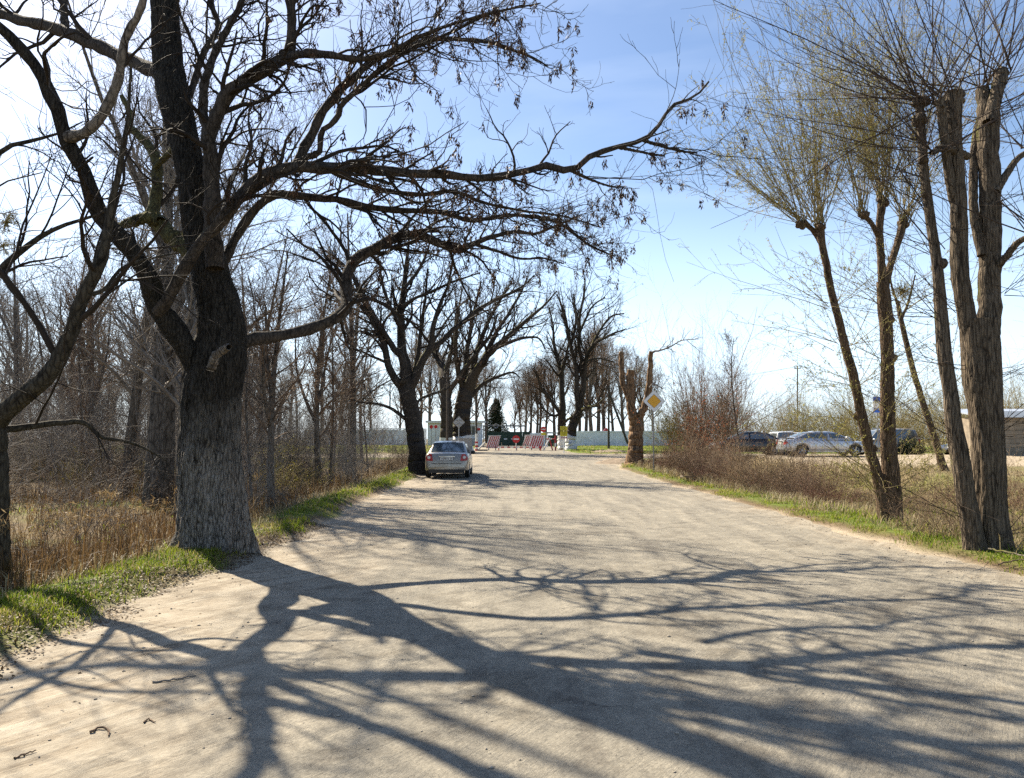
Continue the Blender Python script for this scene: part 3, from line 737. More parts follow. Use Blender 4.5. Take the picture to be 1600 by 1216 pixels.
# pair of old trees behind the saloon, with whitewashed feet
lv3 = {'levels': [(1.7, .2, .6, 2.8, 6, .4, .12, .08, 4, .014), (6, .2, .6, .55, 5, .6, .13, .08, 3, .010), (4, .2, .7, .6, 4, .7, .13, .08, 3, .009)]}
traced_tree('old_tree', 'grey old tree with a broken top behind the saloon, left of a leaning one', [(697, 700, 22), (698, 660, 19), (696, 620, 17), (694, 590, 16)], [
 [(694, 594, 15), (690, 572, 13), (684, 556, 10), (680, 550, 6)], [(695, 600, 10), (700, 570, 8), (708, 540, 6), (712, 500, 4), (714, 470, 2)],
 [(697, 620, 8), (720, 585, 7), (742, 555, 6), (765, 525, 5), (778, 490, 3)]], 66.0, 'ash_limb', 'twig', 23, lv3, white=1.15)
traced_tree('old_tree', 'massive old tree leaning right over the road end, behind the saloon', [(722, 702, 30), (722, 660, 27), (724, 630, 26), (730, 605, 24)], [
 [(728, 615, 22), (740, 588, 15), (755, 565, 12), (772, 545, 10), (795, 525, 8), (820, 503, 6), (845, 482, 4), (870, 455, 2)],
 [(738, 585, 9), (745, 550, 8), (760, 510, 6), (775, 480, 5), (800, 440, 2)], [(726, 605, 10), (728, 560, 8), (735, 520, 6), (742, 480, 4), (752, 440, 2)],
 [(724, 610, 9), (714, 570, 8), (712, 530, 6), (716, 490, 4), (722, 450, 2)], [(755, 562, 8), (775, 520, 6), (795, 490, 5), (815, 455, 3), (825, 430, 2)],
 [(735, 620, 8), (755, 600, 6), (775, 590, 5), (800, 582, 3), (812, 590, 2)], [(772, 545, 7), (810, 530, 5), (840, 528, 3), (852, 545, 2)]], 67.0, 'ash_limb', 'twig', 24, lv3, white=1.25)
# trees around the lawn on the right of the gate
lv5 = {'levels': [(1.5, .2, .6, 2.8, 6, .5, .12, .10, 4, .013), (5, .2, .6, .6, 5, .6, .13, .08, 3, .010), (4, .2, .7, .6, 4, .7, .14, .08, 3, .009)]}
traced_tree('lawn_tree', 'tall two-stemmed tree with whitewashed foot on the lawn by the yellow notices', [(893, 706, 16), (892, 685, 17), (896, 662, 15), (905, 642, 13)], [
 [(904, 646, 10), (901, 612, 8), (900, 580, 7), (892, 541, 6), (886, 509, 5), (880, 484, 4), (870, 460, 2)], [(905, 645, 11), (912, 598, 8), (914, 568, 7), (918, 556, 6), (928, 538, 5), (948, 526, 4), (978, 514, 2)],
 [(912, 575, 7), (905, 545, 6), (906, 519, 5), (906, 494, 4), (913, 457, 3), (914, 432, 2)], [(918, 556, 5), (935, 520, 4), (955, 495, 3), (975, 490, 2)], [(906, 519, 4), (925, 480, 3), (945, 465, 2)],
 [(907, 642, 6), (920, 636, 5), (930, 634, 4), (945, 622, 2)], [(914, 565, 4), (935, 560, 3), (960, 566, 2)], [(892, 541, 5), (900, 500, 4), (896, 460, 2)]], 72.0, 'ash_limb', 'twig', 25, lv5, keys=.1, white=1.35)
traced_tree('lawn_tree', 'dark tree close behind the yellow notice boards, whitewashed at the foot', [(880, 704, 15), (878, 680, 14), (878, 650, 12), (879, 630, 10)], [
 [(879, 632, 9), (878, 600, 8), (874, 570, 7), (866, 540, 5), (864, 510, 3), (858, 480, 2)], [(878, 650, 6), (860, 625, 5), (845, 605, 4), (838, 580, 2)], [(876, 585, 6), (885, 555, 4), (890, 520, 2)], [(878, 645, 5), (865, 650, 4), (850, 640, 3), (835, 618, 2)], [(879, 662, 5), (888, 655, 4), (895, 650, 2)]], 74.0, 'ash_limb', 'twig', 26, lv5, white=1.25)
# topped stump tree at the corner
lv6 = {'levels': []}
st_root, st_b, st_arr = traced_tree('pollard_stump', 'topped brown trunk forking into three sawn-off stems at the road corner', [(992, 730, 24), (993, 700, 22), (994, 667, 21), (991, 648, 19)], [
 ([(991, 655, 17), (986, 635, 14), (984, 605, 13), (986, 580, 12)], .1), ([(984, 625, 10), (978, 610, 9), (973, 598, 9), (971, 572, 8), (971, 551, 8)], .2), ([(996, 662, 13), (1002, 648, 12), (1010, 628, 11), (1015, 598, 10), (1016, 573, 8), (1017, 550, 7)], -.3)], 43.0, 'stump_bark', 'twig', 27, lv6, flare=(.5, .45, 5), ridge=.09)
rg = np.random.default_rng(5)
for (q, s), up in zip(st_arr[1:], (1, 1, 1)):
    d = unit(q[-1] - q[-2])
    mb = MB(); mb.bar(q[-1] - d * .02 - st_b, q[-1] + d * .02 - st_b, s[-1] * .97, s[-1] * .94, 12); mb.build('sawn_top', M['cut_wood'], st_root)
q, s = trace([(1017, 552, 4), (1024, 549, 3), (1034, 547, 2.5), (1049, 541, 2), (1066, 532, 1.6), (1092, 530, 1)], 42.7, -.6, 20, rg, .2)
ms = Mass(); ms.add(q[None], s[None], 6)
c, r = grow(rg, q[None], s[None], 16, .15, .98, .9, .3, .75, .4, 6, .6, .2, (0, 0, .05), .4, .3, rel=False, rmin=.006); ms.add(c, r, 4)
c, r = grow(rg, c, r, 4, .2, .98, .8, .3, .6, .4, 5, .7, .2, (0, 0, .04), .5, .3, rmin=.005); ms.add(c, r, 3)
q, s = trace([(1015, 606, 3), (1020, 600, 2.5), (1028, 603, 2), (1036, 608, 1.5)], 42.6, -.3, 10, rg, .1); ms.add(q[None], s[None], 5)
tag(link('twigs', ms.mesh('twigs', st_b), M['twig_grey'], st_root), kind='stuff')

# tree at the left edge of the picture, its trunk mostly out of frame
lv7 = {'levels': [(1.7, .15, .85, 1.6, 7, .45, .15, .02, 5, .006), (5, .15, .75, .62, 6, .6, .16, .03, 4, .0045), (4, .2, .75, .6, 5, .7, .16, .04, 3, .004)]}
traced_tree('leaning_tree', 'dark tree at the left edge with a mossy limb rising right over the reeds', [(-16, 930, 60), (-14, 860, 50), (-12, 780, 44), (-12, 710, 42), (-11, 672, 40), (-9, 640, 30)], [
 ([(-12, 668, 34), (12, 640, 31), (35, 622, 30), (70, 594, 28), (95, 556, 24), (115, 510, 22), (130, 462, 21), (157, 414, 20), (166, 368, 15), (176, 310, 11), (189, 249, 9), (200, 180, 6), (205, 100, 4)], -.5),
 ([(-20, 680, 16), (10, 672, 12), (50, 666, 10), (100, 660, 9), (130, 660, 8), (160, 684, 6), (190, 688, 5), (225, 700, 4), (260, 720, 2)], 1.2),
 ([(-12, 660, 22), (-40, 580, 18), (-36, 490, 15), (0, 424, 12), (50, 380, 9), (90, 356, 7), (140, 340, 5), (190, 320, 3)], .8), ([(-40, 560, 12), (-70, 420, 11), (-40, 300, 10), (0, 238, 8), (50, 220, 6), (88, 210, 4), (130, 190, 2)], .9),
 ([(130, 460, 10), (160, 455, 7), (190, 420, 5), (230, 405, 4), (280, 395, 2)], .6)], 9.4, 'edge_bark', 'twig', 28, lv7, sides=32, flare=(.4, .3, 5))

# ---------------------------------------------------------------- right side: pollard limes and willow
def knob_shoots(rg, mass, pos, n, length, spread, up, r0, sub, K=8, bias=(0, 0, 0), lsd=.25, subn=6, sublen=.22, rm=.0035):
    d = rg.normal(0, 1, (n, 3)) * np.array([spread, spread, spread * .6]) + np.array([0, 0, 1.0]) * (.35 + .5 * rg.random((n, 1))) + np.asarray(bias)
    d = unit(d); P_ = np.empty((n, K, 3)); P_[:, 0] = np.asarray(pos) + rg.normal(0, .06, (n, 3)); ln = length * np.exp(rg.normal(0, lsd, n))
    for k in range(1, K):
        d = unit(d + rg.normal(0, .05, d.shape) + np.array([0, 0, up])); P_[:, k] = P_[:, k - 1] + d * (ln / (K - 1))[:, None]
    R_ = (r0 * (.6 + .6 * rg.random(n)))[:, None] * np.linspace(1, .2, K)[None]
    mass.add(P_, np.maximum(R_, rm * .8), 5)
    c = r = None
    if subn:
        c, r = grow(rg, P_, R_, subn, .12, .97, .6, .2, sublen, .35, 5, .55, .10, (0, 0, .02), .5, .5, rmin=rm); mass.add(c, r, 3)
        if sub:
            c2, r2 = grow(rg, c, r, sub, .2, .97, .6, .25, .55, .35, 4, .7, .12, (0, 0, -.03), .6, .4, rmin=rm); mass.add(c2, r2, 3)
            return np.concatenate([c.reshape(-1, 3), c2.reshape(-1, 3)])
    return P_.reshape(-1, 3) if c is None else c.reshape(-1, 3)

rg = np.random.default_rng(41)
RY = 11.3
lb = PT(1551, 868, RY); lb[2] = ground(lb[0], lb[1]) - .05
lime = tree_empty('pollard_lime', 'thick right-hand pollard with ridged trunk and knobbly sawn heads, right edge', 'tree', lb)
p, r = trace([(1551, 880, 52), (1549, 840, 50), (1545, 796, 48), (1543, 697, 47), (1540, 640, 50), (1536, 599, 56), (1532, 540, 56), (1530, 500, 56)], RY, 0, 90, rg, 0)
link('trunk', rough_trunk(p, r, 64, 51, .06, 13, (.3, .3, 5), lb), M['lime_bark'], lime)
lst = [([(1520, 540, 30), (1506, 470, 27), (1500, 414, 26), (1498, 322, 24), (1491, 230, 23), (1489, 184, 25), (1491, 143, 27)], -.1), ([(1500, 345, 14), (1484, 285, 14), (1476, 216, 14), (1468, 157, 15)], -.3),
       ([(1540, 540, 36), (1546, 460, 33), (1546, 322, 31), (1544, 230, 31), (1544, 175, 34), (1534, 138, 20)], .3), ([(1546, 190, 20), (1556, 150, 19), (1565, 112, 20)], .2), ([(1534, 400, 14), (1521, 322, 13), (1524, 225, 13), (1534, 180, 12)], .5),
       ([(1555, 420, 13), (1572, 402, 11), (1590, 380, 10), (1612, 368, 8)], -.5), ([(1556, 300, 12), (1574, 270, 11), (1590, 248, 9), (1604, 238, 8)], .3), ([(1512, 245, 12), (1492, 236, 13), (1470, 232, 12), (1456, 240, 8)], -.4)]
heads = []
for pts, dy in lst:
    q, s = trace(pts, RY, dy, 34, rg, .05); link('limb', rough_trunk(q, s, 26, len(heads) + 60, .07, 9, None, lb, 'limb'), M['lime_bark'], lime); heads.append((q[-1], s[-1]))
ms = Mass()
for k, (h, s) in enumerate(heads):
    knob_shoots(rg, ms, h, 15 if k in (0, 1, 7) else 12, 2.6, .8, .03, .011, 0, 8, (-.5, 0, .1) if k in (0, 1, 7) else (.05, 0, .2), .35, 5, .28, .0033)
for yy in (205, 300, 395, 480, 560, 690, 820):      # epicormic sprays along the trunk
    for sd in (-1, 1):
        pos = PT(1530 + sd * 30, yy + rg.integers(-30, 30), RY - .1)
        knob_shoots(rg, ms, pos, 6, 1.3, .5, .02, .006, 0, 7, (sd * 1.0, -.1, -.1), .4, 5, .35, .003)
tag(link('shoots', ms.mesh('shoots', lb), M['lime_twig'], lime), kind='stuff')
def knuckle(parent, pos, rad, org, seed, mat):
    u, v = np.meshgrid(np.linspace(0, 2 * np.pi, 15)[:-1], np.linspace(.02, np.pi - .02, 9)); D = np.stack([np.cos(u) * np.sin(v), np.sin(u) * np.sin(v), np.cos(v)], -1)
    n_ = 1 + .45 * fbm(D[..., 0] * 2.2 + seed, D[..., 2] * 2.2 + D[..., 1] * 1.7, seed, 3); V = (np.asarray(pos) - org) + D * (rad * n_)[..., None] * [1, 1, .85]
    i = np.arange(V[..., 0].size).reshape(u.shape); nx_ = np.roll(i, -1, 1); Q = np.stack([i[:-1], nx_[:-1], nx_[1:], i[1:]], -1).reshape(-1, 4)
    link('knuckle', np_mesh('knuckle', V.reshape(-1, 3), Q), M[mat], parent)
for k, (h, s_) in enumerate(heads):
    for j in range(5):
        knuckle(lime, h + rg.normal(0, 1, 3) * s_ * [.45, .45, .3] - [0, 0, s_ * .3 * j], s_ * rg.uniform(.3, .5), lb, k * 7 + j, 'lime_bark')

lb2 = PT(1523, 856, RY + .1); lb2[2] = ground(lb2[0], lb2[1]) - .05
lime2 = tree_empty('pollard_lime', 'slimmer pollard leaning left, pale sunlit left side, touching the thick right trunk', 'tree', lb2)
p, r = trace([(1524, 866, 30), (1519, 830, 29), (1510, 780, 28), (1500, 714, 27), (1490, 664, 24), (1485, 615, 21), (1477, 566, 21), (1472, 516, 20), (1468, 460, 17), (1464, 414, 15), (1454, 345, 14), (1445, 276, 14), (1441, 221, 13), (1438, 184, 14), (1436, 155, 12)], RY - .15, [0, .1, .2], 120, rg, 0)
link('trunk', rough_trunk(p, r, 44, 71, .07, 11, (.25, .3, 5), lb2), M['lime_bark'], lime2)
ms = Mass()
knob_shoots(rg, ms, p[-1], 20, 2.6, .8, .03, .011, 0, 8, (-.6, 0, .05), .35, 5, .28, .0033)
for f in (.52, .66, .75, .82, .9):
    knob_shoots(rg, ms, p[int(f * 119)], 10, 1.5, .5, .02, .007, 0, 7, (-.9, 0, .0), .4, 5, .35, .003)
tag(link('shoots', ms.mesh('shoots', lb2), M['lime_twig'], lime2), kind='stuff')
for j, f in enumerate((.40, .55, .63, .78, .86, .95, .99, 1.0)):
    q_ = p[min(119, int(f * 119))]; knuckle(lime2, q_ + rg.normal(0, .035, 3), .06 + .018 * (j % 3) + (.02 if f > .94 else 0), lb2, 300 + j, 'lime_bark')

WY = 15.5
wb = PT(1390, 817, WY); wb[2] = ground(wb[0], wb[1]) - .05
wil = tree_empty('pollard_willow', 'twin-stemmed pollard willow with fine yellowish broom of shoots, right roadside', 'tree', wb)
p, r = trace([(1393, 830, 32), (1393, 800, 29), (1393, 763, 27), (1388, 697, 23), (1387, 631, 21), (1387, 566, 20), (1385, 516, 19), (1383, 483, 21), (1379, 440, 17)], WY, 0, 90, rg, 0)
link('trunk', rough_trunk(p, r, 40, 81, .11, 8, (.25, .3, 5), wb), M['willow_bark'], wil)
wl_ = [([(1382, 812, 20), (1377, 780, 16), (1370, 740, 16), (1359, 706, 16), (1346, 648, 15), (1334, 592, 14), (1321, 545, 13), (1312, 506, 12), (1300, 460, 11), (1291, 414, 11), (1284, 380, 11), (1282, 352, 14)], -.3),
       ([(1380, 445, 14), (1376, 395, 12), (1374, 360, 12), (1378, 313, 13)], 0), ([(1374, 372, 9), (1362, 350, 7), (1347, 334, 8)], -.3), ([(1382, 450, 12), (1392, 412, 10), (1399, 391, 10), (1413, 345, 12)], .4), ([(1286, 385, 9), (1272, 362, 8), (1254, 346, 7)], -.4)]
wheads = []
for pts, dy in wl_:
    q, s = trace(pts, WY, dy, 50, rg, .04); link('limb', rough_trunk(q, s, 24, len(wheads) + 90, .12, 7, None, wb, 'limb'), M['willow_bark'], wil); wheads.append(q[-1])
ms = Mass(); cat = []
specs = [(56, 3.5, .46, .055, (-.2, 0, .5)), (56, 4.3, .38, .05, (0, 0, .65)), (34, 3.7, .42, .05, (-.2, 0, .6)), (40, 4.0, .40, .05, (.15, 0, .65)), (34, 2.7, .5, .05, (-.5, 0, .3))]
for h, (n, ln, sp, up, bi) in zip(wheads, specs):
    cat.append(knob_shoots(rg, ms, h, n, ln, sp, up, .0085, 3, 9, bi, .25, 8, .22, .0032))
for py_, px_ in ((480, 1300), (540, 1316), (600, 1332), (660, 1346), (470, 1384), (560, 1380), (640, 1392), (700, 1370), (745, 1385), (790, 1400), (770, 1375)):
    for sd in (-1, 1):
        cat.append(knob_shoots(rg, ms, PT(px_ + sd * 8, py_, WY), 5, 1.7, .45, .0, .007, 2, 7, (sd * .9, -.1, .15), .35, 6, .3, .0032))
tag(link('shoots', ms.mesh('shoots', wb), M['twig_olive'], wil), kind='stuff')
for k, h in enumerate(wheads):
    for j in range(4): knuckle(wil, h + rg.normal(0, .04, 3) - [0, 0, .05], rg.uniform(.05, .085), wb, 400 + k * 5 + j, 'willow_bark')
for j, (kx, ky) in enumerate(((1385, 480), (1390, 500), (1340, 650), (1394, 560), (1380, 745), (1362, 700))): knuckle(wil, PT(kx, ky, WY - .02), .10, wb, 450 + j, 'willow_bark')
cat = np.concatenate(cat); cat = cat[rg.random(len(cat)) < .62]
V, T, rd_ = hang_blades(rg, cat, .04 + .035 * rg.random(len(cat)), .012 + .008 * rg.random(len(cat)), 1.2)
tag(link('buds', np_mesh('buds', V - wb, None, T, False, {'rnd': rd_}), M['catkin'], wil), kind='stuff')

def twig_ball(name, label, cat_, pos, rad, n, mat, seed):
    rr = np.random.default_rng(seed)
    root = thing(name, label, cat_, pos)
    d = unit(rr.normal(0, 1, (n, 3))); P_ = np.stack([d * rad * t + rr.normal(0, rad * .05, (n, 3)) for t in (0, .35, .7, 1.0)], 1); R_ = np.tile(np.array([.008, .006, .005, .003]), (n, 1))
    m_ = Mass(); m_.add(P_, R_, 3); tag(link('stems', m_.mesh('stems'), M['twig_olive'], root), kind='stuff')
    b_ = np.repeat(P_[:, 2:].reshape(-1, 3), 6, 0) + rr.normal(0, rad * .12, (n * 12, 3))
    V, T, a = hang_blades(rr, b_, rad * (.14 + .1 * rr.random(len(b_))), rad * .05 * np.ones(len(b_)), 2.0)
    tag(link('leaves', np_mesh('leaves', V, None, T, False, {'rnd': a}), M[mat], root), kind='stuff')
    return root
twig_ball('mistletoe', 'small olive mistletoe ball on the willow beside its trunk fork', 'mistletoe', PT(1411, 455, WY + .2), .19, 60, 'mistletoe', 3)
twig_ball('mistletoe', 'greenish mistletoe ball high among branches at the left edge', 'mistletoe', PT(10, 347, 16), .26, 60, 'mistletoe', 4)
twig_ball('mistletoe', 'elongated mistletoe tuft hanging below the ball at the left edge', 'mistletoe', PT(4, 385, 16.2), .2, 50, 'mistletoe', 6)

# slim leaning trunk beyond the willow
lb3 = G(1474, 736)
traced_tree('leaning_sapling', 'slim bare trunk leaning left in the field between willow and pollards', [(1475, 738, 12), (1464, 698, 11), (1452, 660, 10), (1430, 590, 9), (1416, 535, 8), (1408, 500, 7), (1402, 470, 6)], [
 [(1408, 500, 5), (1420, 470, 4), (1430, 430, 2)], [(1402, 475, 4), (1392, 440, 3), (1388, 400, 2)]], float(lb3[1]), 'willow_bark', 'twig_olive', 33, {'levels': [(3, .1, .7, .9, 6, .5, .1, .08, 4, .006), (5, .2, .6, .5, 5, .6, .12, .05, 3, .005)]})

# ------------------------------------------------------------------ prototypes for wood and scrub (first copy is used in place)
def forest_proto(name, seed, h, r0, fork, n1, l1, ang, up, bend, bmat, tmat, n2=8, n3=5, rk=1.0):
    rg = np.random.default_rng(seed)
    root = thing(name, 'prototype', 'tree', (0, 0, -50))
    K = 26
    z = np.linspace(-.1, h, K)
    x = bend * np.sin(z / h * 2.2 + rg.random() * 6) * z / h; y = bend * .6 * np.sin(z / h * 2.9 + rg.random() * 6) * z / h
    P_ = np.stack([x, y, z], 1); R_ = r0 * (1 - .9 * (z / h)) ** .9 + .01
    link('trunk', rough_trunk(P_, R_, 14, seed, .06, 7, (.3, .35, 5)), M[bmat], root)
    ms = Mass(); src = [(P_, R_)]
    for k in range(fork):
        t = .25 + .3 * rg.random()
        c, r = grow(rg, P_[None], R_[None], 1, t, t + .02, .35, .08, h * .5, .15, 12, .75, .06, (0, 0, .06), .15, 0, rel=False)
        link('limb', np_mesh('limb', *tubes(c, r, 8)), M[bmat], root); src.append((c[0], r[0]))
    for q, s in src:
        q, s = resample(q, s, 26)
        nn = n1 if q is not None and s[0] > r0 * .85 else n1 // 2
        c, r = grow(rg, q[None], s[None], nn, .22, .99, ang, .2, l1, .3, 7, .45, .10, (0, 0, up), .25, .55, rel=False, rmin=.012 * rk); ms.add(c, r, 5)
        c, r = grow(rg, c, r, n2, .15, .98, .65, .2, .5, .35, 5, .55, .12, (0, 0, up * .8), .4, .4, rmin=.008 * rk); ms.add(c, r, 3)
        c, r = grow(rg, c, r, n3, .15, .98, .65, .25, .6, .35, 4, .7, .13, (0, 0, up * .5), .5, .4, rmin=.0065 * rk); ms.add(c, r, 3)
    tag(link('crown', ms.mesh('crown'), M[tmat], root), kind='stuff')
    return root
FP = [forest_proto('wood_tree', 101, 14, .20, 1, 26, 3.2, .75, .05, .5, 'forest_bark', 'twig_grey'),
      forest_proto('wood_tree', 102, 16, .24, 2, 22, 3.4, .65, .06, .9, 'forest_bark', 'twig_grey'),
      forest_proto('wood_tree', 103, 12, .13, 0, 30, 2.4, .85, .03, 1.0, 'forest_bark', 'twig_grey'),
      forest_proto('wood_tree', 104, 11, .16, 3, 20, 2.8, .6, .07, .7, 'forest_bark', 'twig_brown'),
      forest_proto('wood_sapling', 105, 6.5, .05, 0, 22, 1.5, .7, .05, .5, 'forest_bark', 'twig_brown', 7, 4)]

FAR = [forest_proto('far_tree', 111, 13, .26, 3, 20, 3.2, .6, .06, .7, 'forest_bark', 'twig_grey', 8, 5, 1.7), forest_proto('far_tree', 112, 12, .24, 4, 16, 3.4, .7, .05, .9, 'forest_bark', 'twig_brown', 8, 5, 1.7)]

def shrub_proto(name, seed, n, h, spread, tmat, r0, sub, leaves=None, up=.03, base=.25, nleaf=0.3, ll=.05, lw=.03, arch=0.0):
    rg = np.random.default_rng(seed)
    root = thing(name, 'prototype', 'shrub', (0, 0, -50))
    d = unit(np.concatenate([rg.normal(0, spread, (n, 2)), np.ones((n, 1))], 1)); K = 8
    P_ = np.empty((n, K, 3)); P_[:, 0] = np.concatenate([rg.normal(0, base, (n, 2)), np.full((n, 1), -.08)], 1); ln = h * np.exp(rg.normal(-.1, .28, n))
    for k in range(1, K):
        d = unit(d + rg.normal(0, .10, d.shape) + np.array([0, 0, up - arch * k / K])); P_[:, k] = P_[:, k - 1] + d * (ln / (K - 1))[:, None]
    R_ = (r0 * (.6 + .7 * rg.random(n)))[:, None] * np.linspace(1, .3, K)[None]
    ms = Mass(); ms.add(P_, R_, 4); prev, pr = P_, R_; ends = [P_[:, 3:].reshape(-1, 3)]
    for (nn, ln2, a) in sub:
        prev, pr = grow(rg, prev, pr, nn, .15, .97, a, .25, ln2, .4, 5, .6, .14, (0, 0, .03), .5, .4, rmin=.0035); ms.add(prev, pr, 3); ends.append(prev.reshape(-1, 3))
    tag(link('stems', ms.mesh('stems'), M[tmat], root), kind='stuff')
    if leaves:
        e = np.concatenate(ends[1:]); e = e[rg.random(len(e)) < nleaf]
        V, T, a = hang_blades(rg, e, ll * (.7 + .6 * rg.random(len(e))), lw * (.7 + .6 * rg.random(len(e))), .9)
        tag(link('leaves', np_mesh('leaves', V, None, T, False, {'rnd': a}), M[leaves], root), kind='stuff')
    return root
S_bramble = [shrub_proto('thicket_shrub', 201, 26, 1.6, .42, 'twig_brown', .009, [(6, .5, .7), (4, .55, .7)], 'litter', base=.45, nleaf=.10, arch=.25),
             shrub_proto('thicket_shrub', 202, 28, 2.1, .33, 'twig_tan', .011, [(6, .45, .6), (4, .55, .7)], 'litter', base=.5, nleaf=.06, arch=.12),
             shrub_proto('thicket_shrub', 203, 24, 1.2, .55, 'twig_red', .008, [(7, .5, .8), (4, .6, .7)], 'litter', base=.5, nleaf=.14, arch=.3)]
S_under = [shrub_proto('undergrowth_shrub', 211, 26, 2.6, .33, 'twig_grey', .010, [(8, .42, .65), (5, .55, .7)], base=.5, arch=.1),
           shrub_proto('undergrowth_shrub', 212, 20, 3.4, .28, 'twig_grey', .012, [(9, .38, .65), (5, .55, .7)], base=.5, arch=.05),
           shrub_proto('undergrowth_shrub', 213, 40, 1.6, .5, 'twig_brown', .007, [(7, .5, .7), (4, .6, .7)], 'litter', base=.6, nleaf=.12, arch=.25)]
S_fan = shrub_proto('fan_willow', 221, 60, 6.4, .30, 'twig_brown', .026, [(10, .28, .45), (7, .5, .5)], base=.5, up=.02)
S_olive = [shrub_proto('scrub_willow', 222, 50, 5.0, .45, 'twig_olive', .022, [(9, .32, .5), (6, .5, .55)], 'catkin', base=.8, nleaf=.10, ll=.09, lw=.03),
           shrub_proto('scrub_willow', 223, 40, 6.2, .32, 'twig_olive', .024, [(9, .32, .5), (6, .5, .55)], 'catkin', base=.8, nleaf=.05, ll=.09, lw=.03)]
S_green = shrub_proto('leafing_willow', 224, 40, 4.6, .4, 'twig_olive', .02, [(9, .32, .5), (6, .5, .55)], 'yellow_bush', base=.6, nleaf=.5, ll=.10, lw=.05)
S_red = shrub_proto('rusty_shrub', 225, 18, 3.0, .38, 'twig_brown', .012, [(7, .42, .6), (4, .5, .7)], 'red_leaf', base=.35, nleaf=.30, ll=.09, lw=.055)
S_yel = shrub_proto('catkin_shrub', 226, 34, 1.5, .45, 'twig_olive', .006, [(6, .45, .6), (4, .5, .7)], 'yellow_bush', base=.5, nleaf=.30, ll=.05, lw=.03)
used = set()
def where_r(x, y):
    px = 795 + x / y * 1207
    return ('by the diamond sign' if px < 1075 else 'under the rust-leaved shrubs' if px < 1140 else 'in front of the black car' if px < 1215 else 'left of the willow') + (', roadside' if x < 8.0 else ', inner row' if x < 9.3 else ', field side')
def where_b(x, y):
    px = 795 + x / y * 1207
    return ('left of the hut' if px < 668 else 'over the guard hut' if px < 757 else 'over the green gate' if px < 828 else 'between gate and yellow notices' if px < 885 else 'over the left of the white wall' if px < 950 else 'over the right of the white wall') + (', nearer' if y < 118 else ', farther')
def where_s(x, y):
    px = 795 + x / y * 1207
    return ('behind the diamond sign' if px < 1110 else 'above the black car' if px < 1200 else 'above the white estate' if px < 1255 else 'above the silver saloon' if px < 1345 else 'behind the willow trunks' if px < 1420 else 'between willow and pollards' if px < 1505 else 'at the right edge') + (', front' if y < 80 else ', rear')
def place(proto, x, y, rz, s, label, group=None, z=None, tilt=0.0):
    loc = (x, y, ground(x, y) - .04 if z is None else z)
    if proto.name not in used:
        used.add(proto.name); proto.location = [float(v) for v in loc]; proto.rotation_euler = (tilt, 0, rz)
        proto.scale = (s, s, s) if not isinstance(s, (tuple, list)) else s
        proto['label'] = label
        if group: proto['group'] = group
        return proto
    return copy_tree(proto, loc, rz, s, label, group, tilt)

rr = random.Random(7)
def where(x, y):
    px = 795 + x / y * 1207
    a = 'at the far left edge' if px < 110 else 'left of the big ash' if px < 265 else 'behind the big ash trunk' if px < 400 else 'just right of the big ash' if px < 490 else 'midway between the two ashes' if px < 570 else 'close left of the second ash' if px < 650 else 'behind the parked saloon'
    return a + (', nearest row' if y < 24 else ', middle row' if y < 48 else ', back row')
# trunks one can tell apart in the wood
near_wood = [(236, 790, .95, 1, 'thick straight dark trunk just left of the big ash, in the wood', 0.0), (196, 775, .95, 0, 'slender trunk leaning left, second from the big ash in the wood', .14),
             (212, 742, .9, 2, 'thin upright trunk between the thick trunk and the leaning one', 0), (62, 742, .75, 2, 'thin sapling trunk standing beyond the reeds at far left', 0),
             (98, 690, 1.0, 0, 'pale tall trunk deep in the wood at far left', .02), (412, 760, .9, 2, 'slim trunk just right of the big ash trunk', 0),
             (545, 735, .7, 4, 'thin sapling among undergrowth left of the saloon', 0), (566, 722, .8, 2, 'pale slim trunk beside the sunlit grass left of the saloon', 0),
             (575, 742, .9, 4, 'twiggy sapling close to the second ash, left of it', 0), (520, 752, .9, 4, 'many-twigged sapling midway between big ash and saloon', 0)]
for px, py, s, k, lab, tl in near_wood:
    g = G(px, py); place(FP[k], g[0], g[1], rr.random() * 6.28, s, lab, 'trees in the wood left of the road', tilt=tl)
for x, y, s_, k, lab in [(-6.3, 19.2, .72, 4, 'bushy sapling right behind the big ash, first along the left verge'), (-7.0, 23.0, .72, 3, 'small branchy tree beside the left verge, second after the big ash'), (-6.1, 26.4, .95, 4, 'whippy sapling on the left verge, third after the big ash'), (-7.2, 29.5, .8, 3, 'branchy tree on the left verge nearest the second ash'), (-8.6, 20.5, .8, 0, 'slender tree set back from the left verge behind the big ash')]:
    place(FP[k], x, y, rr.random() * 6.28, s_, lab, 'trees along the left verge')
pts_done = []
def free(x, y, dmin):
    if any((x - a) ** 2 + (y - b) ** 2 < dmin * dmin for a, b in pts_done): return False
    pts_done.append((x, y)); return True
cnt = 0
while cnt < 50:
    y = 16 + 84 * rr.random() ** .8; x = -6.5 - rr.random() * (6 + y * .62)
    if 50 < y < 63 and x > -26: continue
    if y > 58 and x > -18: continue
    if not free(x, y, 1.9): continue
    place(FP[rr.choice([0, 1, 2, 2, 3, 0, 4])], x, y, rr.random() * 6.28, rr.uniform(.75, 1.15), 'bare tree of the left wood ' + where(x, y), 'deeper trees of the wood left of the road', tilt=rr.uniform(-.06, .06)); cnt += 1
cnt = 0
while cnt < 24:
    y = 60 + 75 * rr.random(); x = -16 - rr.random() * (y * .62 - 6)
    if 50 < y < 63 or not free(x, y, 2.4): continue
    place(FAR[rr.choice([0, 1])], x, y, rr.random() * 6.28, rr.uniform(.75, 1.1), 'distant bare tree of the wood, ' + where(x, y), 'distant trees at the back of the left wood', tilt=rr.uniform(-.05, .05)); cnt += 1
